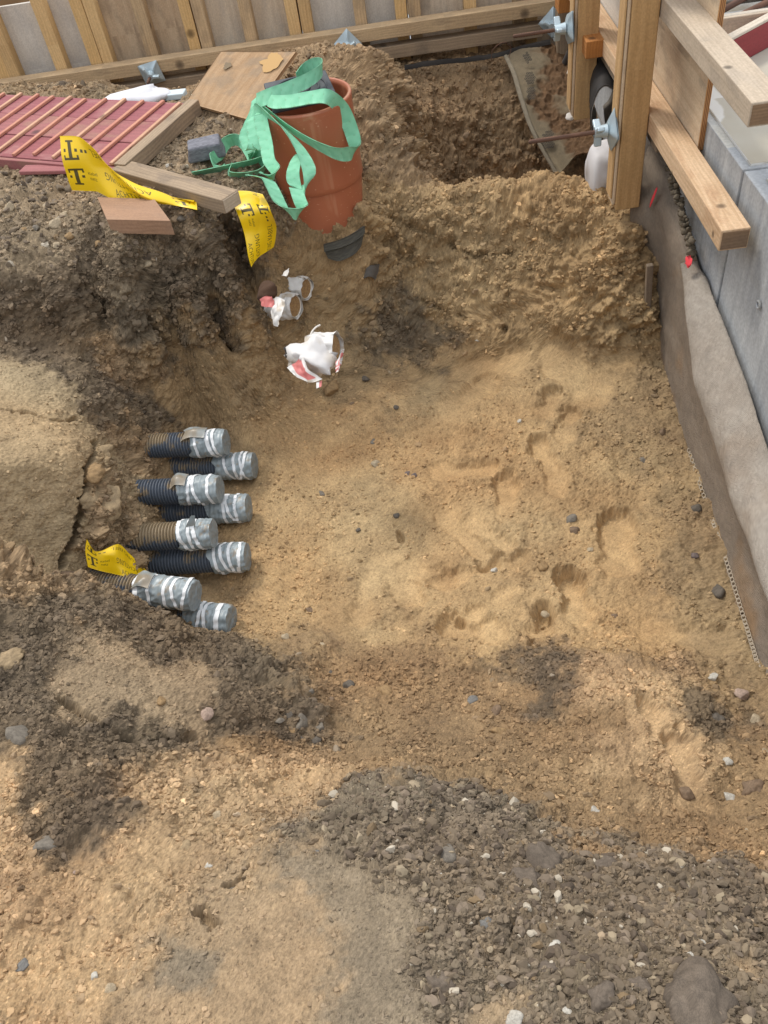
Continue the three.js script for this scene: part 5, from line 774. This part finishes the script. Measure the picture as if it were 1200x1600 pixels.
  for (let i = 0; i < p.count; i++) { const v = V3(p.getX(i), p.getY(i), p.getZ(i)); const k = 1 + 0.24 * (1 - 2 * Math.abs(vn(v.x * 2.6 + 4, v.y * 2.6, v.z * 2.6))) + 0.2 * (1 - 2 * Math.abs(vn(v.x * 5.5, v.y * 5.5 + 8, v.z * 5.5))) + 0.03 * vn(v.x * 13, v.y * 13, v.z * 13); p.setXYZ(i, v.x * k * 0.085, v.y * k * 0.075, v.z * k * 0.09); const cc = C('#d2d0ce').lerp(C('#a8987f'), 0.75 * sstep(0.08, 0.4, fbm(v.x * 2 + 3, v.y * 2, v.z * 2, 4))); cl.push(cc.r, cc.g, cc.b); }
  g.setAttribute('color', new THREE.Float32BufferAttribute(cl, 3)); g.computeVertexNormals(); const b = part('film_body', g, wm, t); b.position.copy(c); b.rotation.set(0.3, 0.4, 0.2);
  const c2 = atD(528, 543, 3.16), ax2 = V3(0.93, 0.12, 0.3).normalize(); part('film_collar', wrap(t, c2, ax2, 0.05, 0.12, 31, 0.3), wm, t);
  const pl = part('sand_plug', new THREE.CylinderGeometry(0.047, 0.047, 0.1, 28), sandM, t); pl.quaternion.setFromUnitVectors(V3(0, 1, 0), ax2); pl.position.copy(c2).addScaledVector(ax2, -0.062);
  fl([[atD(448, 574, 3.14), atD(463, 564, 3.12), atD(472, 556, 3.1)], [atD(462, 588, 3.1), atD(472, 582, 3.08), atD(482, 576, 3.06)], [atD(484, 598, 3.06), atD(494, 596, 3.05), atD(503, 592, 3.04)]], 41, t, (u, v) => u > 0.25 && u < 0.75 && v < 0.85);
  fl([[atD(524, 566, 3.1), atD(533, 552, 3.1), atD(537, 545, 3.12)], [atD(524, 582, 3.08), atD(530, 578, 3.08), atD(533, 570, 3.1)]], 51, t, (u, v) => vn(u * 6, v * 8, 4) > 0);
  fl([[atD(494, 596, 3.05), atD(503, 594, 3.05)], [atD(494, 606, 3.04), atD(502, 604, 3.04)]], 61, t, (u) => u > 0.5);
  const w2 = atD(486, 518, 3.26); const loop = new THREE.CatmullRomCurve3([[488, 532], [486, 522], [493, 512], [500, 508]].map(([a, d], i) => atD(a, d, 3.24 + 0.01 * i))); part('film_strip', new THREE.TubeGeometry(loop, 20, 0.004, 6), new THREE.MeshStandardMaterial({ color: C('#d8d4cc'), roughness: 0.6 }), t);
  const cl2 = solo('dark_clod', stone(83, 3, 0.6, 0.7, 2), new THREE.MeshStandardMaterial({ color: C('#3c3733'), roughness: 0.95 }), 'dark grey clod against the white film bundle', 'clod'); cl2.scale.setScalar(0.036); cl2.position.copy(atD(459, 548, 3.2));
}
// black half-round offcut stuck in the sand, and the small dark scrap near it
{
  const t = thing('rubber_offcut', 'dark half round rubber offcut stuck in the sand below the orange pipe', 'offcut');
  const m = new THREE.MeshStandardMaterial({ map: tex(128, 128, (u, v) => mix3(hex('#42413c'), hex('#57554c'), clamp(0.5 + fbm(u * 12, v * 12, 3, 3) + 0.4 * vn(u * 100, v * 100, 1), 0, 1))), roughness: 0.95 });
  const on = (px, py, k) => { const q = cast(px, py); return q.addScaledVector(ray(px, py).normalize(), -k); };
  const rim = [[506, 381], [528, 375], [550, 365], [567, 353]].map(q => on(...q, 0.05)), rim2 = [[508, 392], [530, 387], [552, 377], [566, 364]].map(q => on(...q, 0.045)), bot = [[514, 402], [530, 407], [547, 401], [561, 385]].map(q => on(...q, 0.03));
  part('rim', sheet([rim, rim2], 30, 6, 0.02, (u, v, p) => 0.002 * vn(p.x * 90, p.y * 90, p.z * 90)), m, t);
  part('web', sheet([rim2.map(p => p.clone().add(V3(0, -0.004, -0.008))), bot], 30, 12, 0.014, (u, v, p) => 0.0015 * vn(p.x * 110, p.y * 110, p.z * 110)), m, t);
  const s = solo('rubber_scrap', sheet([[on(568, 436, 0.02), on(574, 414, 0.02)], [on(578, 432, 0.04), on(584, 414, 0.04)], [on(586, 437, 0.03), on(591, 412, 0.02)]], 14, 10, 0.006, (u, v, p) => 0.006 * vn(p.x * 50, p.y * 50, p.z * 50)), new THREE.MeshStandardMaterial({ color: C('#55504a'), roughness: 0.9 }), 'small dark rubber scrap poking from the sand slope', 'scrap');
}
// ---------------------------------------------------------------- stones one can pick out
const stoneGeo = { round: [0, 1, 2, 3].map(i => stone(11 + i * 5, 3, 0.28, 0.75, 3)), sharp: [0, 1, 2, 3].map(i => stone(111 + i * 5, 3, 0.3, 0.7, 9)), clod: [0, 1, 2].map(i => { const g = stone(211 + i * 5, 5, 0.4, 0.7, 3), p = g.attributes.position; for (let k = 0; k < p.count; k++) { const v = V3(p.getX(k), p.getY(k), p.getZ(k)), s = 1 + 0.26 * clod(v.x * 2.6 + i, v.y * 2.6, v.z * 2.6) + 0.10 * clod(v.x * 7, v.y * 7 + i, v.z * 7) + 0.05 * vn(v.x * 16, v.y * 16, v.z * 16) + 0.03 * vn(v.x * 34, v.y * 34, v.z * 34); p.setXYZ(k, v.x * s, v.y * s, v.z * s); } g.computeVertexNormals(); return g; }) };
const stoneTex = tex(128, 128, (u, v) => { const n = 0.86 + 0.16 * fbm(u * 6, v * 6, 4, 4) + 0.1 * vn(u * 60, v * 60, 3); return [n, n, n]; });
for (const k of Object.keys(stoneGeo)) stoneGeo[k].forEach(g => { const p = g.attributes.position, uv = []; for (let i = 0; i < p.count; i++) uv.push(p.getX(i) * 0.7 + p.getY(i) * 0.3, p.getZ(i) * 0.7 + p.getY(i) * 0.4); g.setAttribute('uv', new THREE.Float32BufferAttribute(uv, 2)); });
const SC = { w: '#c9c4b8', p: '#b9a88c', t: '#a3865f', g: '#827a6e', d: '#6a6258', b: '#7f7d79', n: '#86705a', k: '#b39c8c', c: '#73675a', y: '#a89271', v: '#776a66' };
const sMat = {}; for (const k in SC) sMat[k] = new THREE.MeshStandardMaterial({ color: C(SC[k]), map: stoneTex, roughness: 0.88 });
const seenName = { round: 'pebble', sharp: 'stone', clod: 'earth_clod' };
let sN = 0;
function st(px, py, size, c, shape, label, group, sink = 0.35) { // size in photo pixels across
  const p = cast(px, py), q = p.clone().applyMatrix4(camera.matrixWorldInverse), r = size / 2 * -q.z / FPX, g = stoneGeo[shape];
  const m = solo(seenName[shape], g[sN++ % g.length], sMat[c], label, shape === 'clod' ? 'clod' : 'stone', group); const y = topAt(p.x, p.z);
  m.scale.set(r * rr(0.95, 1.2), r * rr(0.85, 1.05), r * rr(0.85, 1.05)); m.position.set(p.x, Math.max(y, p.y - 0.02) + r * 0.75 * (1 - 2 * sink) * 0.6, p.z); m.rotation.set(rr(-0.3, 0.3), rr(0, 6.28), rr(-0.3, 0.3)); return m;
}
const many = (list, shape, label, group, sink) => list.forEach(([a, b, s, c]) => st(a, b, s, c, shape, label, group, sink));
st(893, 812, 17, 'g', 'round', 'grey pebble touching a brown one on the sand floor'); st(897, 829, 19, 'n', 'round', 'brown pebble touching a grey one on the sand floor'); st(848, 887, 19, 't', 'round', 'sandstone pebble half sunk among the boot prints');
st(1124, 921, 27, 'd', 'sharp', 'largest dark stone on the floor beside the felt selvedge'); st(518, 611, 27, 't', 'round', 'flat tan stone in front of the white film bundle'); st(1087, 797, 17, 'd', 'round', 'dark round pebble against the felt edge'); st(1086, 869, 14, 'v', 'round', 'purplish pebble between the large dark stone and a boot print');
many([[447, 997, 13, 'p'], [504, 1009, 11, 'p'], [852, 955, 13, 'p'], [922, 861, 10, 'p'], [470, 1048, 9, 'p']], 'round', 'pale small pebble on the sandy pit floor', 'pale pebbles on the pit floor');
many([[588, 725, 14, 'p'], [772, 887, 13, 'w'], [812, 660, 9, 'w'], [746, 537, 10, 'w']], 'sharp', 'whitish stone chip on the sandy pit floor', 'white chips on the pit floor');
many([[572, 598, 14, 'd'], [620, 808, 11, 'd'], [638, 742, 11, 'v'], [648, 746, 9, 'v'], [484, 953, 12, 'n'], [960, 963, 12, 'n'], [550, 632, 9, 'n'], [584, 690, 12, 'g'], [504, 775, 10, 'g'], [620, 640, 9, 'd'], [1004, 720, 12, 'g'], [1036, 676, 12, 'n'], [560, 830, 8, 'd']], 'round', 'small dark pebble on the sandy pit floor', 'dark pebbles on the pit floor');
st(545, 1073, 21, 'd', 'round', 'rounded dark stone on the brown sand before the pipes bank'); st(738, 1091, 21, 'b', 'sharp', 'dark bluish angular stone on the brown sand'); st(775, 1112, 18, 'n', 'round', 'brown pebble beside the bluish angular stone'); st(780, 1144, 22, 't', 'round', 'tan pebble below the brown one on the brown sand'); st(600, 1083, 26, 't', 'round', 'broad tan stone sunk in the brown sand', undefined, 0.6);
many([[480, 1103, 28, 'g'], [470, 1130, 33, 'g'], [498, 1119, 22, 'n'], [456, 1141, 20, 't'], [501, 1141, 22, 'g'], [466, 1152, 14, 'd'], [494, 1157, 14, 'd'], [485, 1088, 18, 'g'], [452, 1118, 13, 'd'], [515, 1097, 13, 'n'], [440, 1130, 12, 'g'], [516, 1052, 12, 'd']], 'sharp', 'grey stone in the small heap at the dark bank foot', 'stones heaped at the bank foot', 0.25);
st(325, 1118, 22, 'k', 'round', 'pinkish stone in the dark bank below the smooth tan patch'); st(253, 1096, 15, 't', 'round', 'tan pebble in the dark bank soil'); st(30, 1155, 36, 'g', 'round', 'broad grey stone in the dark soil of the near bank'); st(72, 1325, 42, 'g', 'sharp', 'flat grey stone in the dark hollow of the golden sand', undefined, 0.6);
st(330, 1357, 15, 'w', 'round', 'small bright white stone on the golden sand'); st(376, 1392, 38, 'g', 'sharp', 'flat grey slate piece beside the crack in the near bank', undefined, 0.62); st(490, 1336, 22, 'b', 'sharp', 'blue grey chip at the rim of the gravel bank', undefined, 0.6); st(38, 1511, 26, 'b', 'sharp', 'blue grey slate chip in the golden sand', undefined, 0.62); st(340, 1276, 17, 'p', 'round', 'pale round pebble on the golden sand'); st(20, 1040, 34, 'y', 'clod', 'hollow ochre clod at the near bank edge');
st(290, 1327, 22, 'y', 'round', 'yellowish pebble sunk in the golden sand', undefined, 0.6); st(150, 1527, 14, 'w', 'round', 'whitish pebble in the dark crumbs of the near bank'); st(170, 1545, 20, 'p', 'round', 'pale flat pebble near the whitish one'); st(102, 1303, 18, 'y', 'clod', 'ochre clod beside the flat grey stone'); st(122, 1365, 12, 'k', 'round', 'pinkish pebble on the golden sand');
st(1157, 1087, 25, 'k', 'sharp', 'pinkish white angular stone near the felt end'); st(1113, 1062, 17, 'w', 'sharp', 'light grey chip on the sand near the felt end'); st(1140, 1243, 22, 'w', 'round', 'cream pebble on the brown sand beside the boot prints'); st(1133, 1194, 18, 'w', 'sharp', 'bluish white chip beside the boot print'); st(1182, 1124, 20, 'p', 'round', 'dull cream pebble below the felt selvedge'); st(1075, 1235, 24, 'n', 'round', 'smooth brown stone in the heel of a boot print');
st(930, 1268, 17, 'w', 'round', 'white pebble with a grey one on the brown slope'); st(942, 1270, 13, 'g', 'round', 'grey pebble beside a white one on the brown slope'); st(1168, 1301, 16, 'p', 'sharp', 'pale flat chip on the brown slope'); st(1118, 1128, 22, 'd', 'clod', 'dark clod beside the golden sand heap'); st(1177, 1230, 26, 'n', 'clod', 'brown clod on the slope by the cream pebble'); st(970, 1062, 13, 't', 'round', 'tan pebble at the golden sand heap top');
many([[1140, 1342, 14, 'p'], [1105, 1345, 15, 'p'], [1195, 1175, 11, 'p'], [1186, 1276, 10, 'p'], [940, 1350, 10, 'p']], 'round', 'small pale pebble on the brown slope', 'pale pebbles on the brown slope');
st(695, 1341, 38, 'g', 'round', 'large rounded grey stone in the gravel bank'); st(852, 1346, 52, 'c', 'clod', 'big grey brown clod on the gravel bank crest'); st(870, 1488, 32, 'w', 'sharp', 'pale angular stone standing in the gravel bank'); st(820, 1380, 42, 'c', 'clod', 'wide clod below the big one on the crest', undefined, 0.5); st(1120, 1392, 38, 'c', 'clod', 'clod at the far end of the gravel crest', undefined, 0.5); st(1092, 1578, 100, 'c', 'clod', 'very large earth clod at the gravel bank edge', undefined, 0.62); st(1170, 1492, 26, 't', 'sharp', 'tan stone beside the very large clod'); st(770, 1455, 30, 'b', 'clod', 'crumbled bluish lump in the gravel bank', undefined, 0.7); st(803, 1592, 32, 'w', 'round', 'white stone in the tan pocket of the gravel bank'); st(645, 1336, 20, 'g', 'round', 'grey pebble beside the large rounded grey stone'); st(572, 1303, 20, 'p', 'round', 'pale grey pebble high on the gravel bank'); st(1195, 1498, 16, 'w', 'round', 'white pebble next to the tan stone in the gravel');
st(952, 1355, 30, 'c', 'clod', 'brown clod just behind the gravel crest', undefined, 0.5); st(685, 1540, 40, 'c', 'clod', 'low clod on the lower gravel bank', undefined, 0.6); st(940, 1560, 36, 'c', 'clod', 'round clod between white chips on the gravel', undefined, 0.55); st(1000, 1545, 26, 'c', 'clod', 'small clod near the very large one', undefined, 0.5); st(855, 1520, 30, 'c', 'clod', 'clod below the pale angular stone', undefined, 0.5);
many([[1075, 1450, 24, 'w'], [1095, 1476, 15, 'w'], [1078, 1497, 19, 'w'], [1022, 1511, 17, 'w'], [1040, 1497, 14, 'p'], [885, 1578, 19, 'w'], [842, 1571, 18, 'p'], [732, 1416, 15, 'w'], [688, 1372, 13, 'w'], [705, 1266, 18, 'p'], [625, 1292, 17, 'p'], [660, 1262, 12, 'w'], [1110, 1414, 9, 'w'], [1036, 1358, 10, 'w'], [985, 1487, 13, 'p'], [945, 1498, 12, 'p'], [765, 1485, 12, 'p'], [830, 1425, 14, 'p'], [1065, 1430, 16, 'p'], [690, 1245, 12, 'p']], 'sharp', 'white stone chip lying in the grey gravel bank', 'white chips in the gravel bank', 0.3);
many([[92, 359, 20, 'p'], [100, 338, 14, 'p'], [112, 378, 16, 't'], [72, 322, 12, 'p'], [18, 331, 16, 'p'], [258, 366, 12, 'p'], [155, 385, 14, 't'], [90, 388, 12, 'p'], [60, 366, 12, 'g'], [286, 352, 14, 'g'], [310, 338, 14, 'g'], [236, 425, 14, 'p'], [36, 292, 11, 'w'], [266, 262, 12, 'w'], [80, 276, 10, 'w'], [42, 366, 12, 't']], 'round', 'pebble among the rubble on top of the ledge', 'pebbles on the ledge');
st(35, 877, 20, 'p', 'round', 'pale pebble low on the smoothed left slope'); st(48, 898, 20, 't', 'round', 'tan pebble next to the pale one on the left slope'); st(140, 775, 34, 'y', 'clod', 'large sand clod broken from the smoothed slab edge', undefined, 0.6); st(158, 706, 26, 'y', 'clod', 'sand clod in the gap behind the slab', undefined, 0.6); st(168, 800, 48, 'y', 'clod', 'crumbling brown sand lump above the yellow tape', undefined, 0.6); st(100, 905, 34, 'n', 'clod', 'brown sand clod at the foot of the slab', undefined, 0.5); st(150, 745, 30, 't', 'clod', 'tan sand clod between slab and ducts', undefined, 0.5);

// ---------------------------------------------------------------- loose crumbs and gravel: uncountable
{
  const facet = g => { const q = g.toNonIndexed(); q.computeVertexNormals(); return q; };
  const sets = [['soil_crumbs', facet(stone(301, 1, 0.9, 0.8, 4)), 260000, 0], ['gravel_bits', facet(stone(311, 1, 0.7, 0.75, 7)), 34000, 1]];
  const M = new THREE.Matrix4(), Q = new THREE.Quaternion(), E = new THREE.Euler(), nK = KN.length, c = new THREE.Color();
  const gi = KN.indexOf('grit'), li = KN.indexOf('ledge'), bi = KN.indexOf('bank'), di = KN.indexOf('dark');
  for (const [name, geo, N, type] of sets) {
    const mats = [], cols = []; let tries = 0;
    while (mats.length < N && tries++ < N * 8) {
      const i = Math.floor(rnd() * (GX - 2)) + 1, j = Math.floor(rnd() * (GZ - 2)) + 1, q = j * GW + i, x = PX[q], z = PZ[q], y = gPos[q * 3 + 1];
      const w = kinds(x, y, z); let nn = 0; for (let k = 0; k < nK; k++) nn += w[k] * kN[k];
      const cl = 0.5 + 0.5 * fbm(x * 7, y * 7, z * 7 + 30, 3);
      const pr = type ? w[gi] * 1.0 + w[li] * 0.7 + w[di] * 0.10 + w[bi] * 0.10 + 0.004 : (nn * nn * 0.9 + 0.06) * sstep(0.25, 0.7, cl);
      if (rnd() > pr) continue; const pi = printAt(x, z)[1]; if (pi > 0.3) continue;
      const dist = Math.hypot(x, y - CAMY, z), u = rnd();
      let r = type ? 0.0020 + 0.0150 * Math.pow(u, 9) : 0.0013 + 0.0075 * Math.pow(u, 7) * (0.4 + nn); r *= 0.62 + 0.13 * dist;
      E.set(rnd() * 6.3, rnd() * 6.3, rnd() * 6.3); Q.setFromEuler(E); M.compose(V3(gPos[q * 3], y - r * 0.05, gPos[q * 3 + 2]), Q, V3(r * rr(0.8, 1.3), r * rr(0.7, 1), r * rr(0.8, 1.2))); mats.push(M.clone());
      if (type) { const v = rnd(); c.set(v < 0.52 ? '#716453' : v < 0.72 ? '#7e7060' : v < 0.79 ? '#958770' : v < 0.95 ? '#5e5245' : v < 0.98 ? '#b8ae9c' : '#7d6a50').multiplyScalar(rr(0.8, 1.1)); if (w[gi] + w[li] < 0.5) c.lerp(new THREE.Color(gCol[q * 3], gCol[q * 3 + 1], gCol[q * 3 + 2]), 0.6); } else c.setRGB(gCol[q * 3], gCol[q * 3 + 1], gCol[q * 3 + 2]).multiplyScalar(rr(0.82, 1.22));
      cols.push(c.r, c.g, c.b);
    }
    const im = new THREE.InstancedMesh(geo, new THREE.MeshStandardMaterial({ roughness: 0.95 }), mats.length); mats.forEach((m, i) => { im.setMatrixAt(i, m); im.setColorAt(i, c.setRGB(cols[i * 3], cols[i * 3 + 1], cols[i * 3 + 2])); });
    im.name = name; im.userData.kind = 'stuff'; im.castShadow = im.receiveShadow = true; scene.add(im);
  }
}
renderer.render(scene, camera);
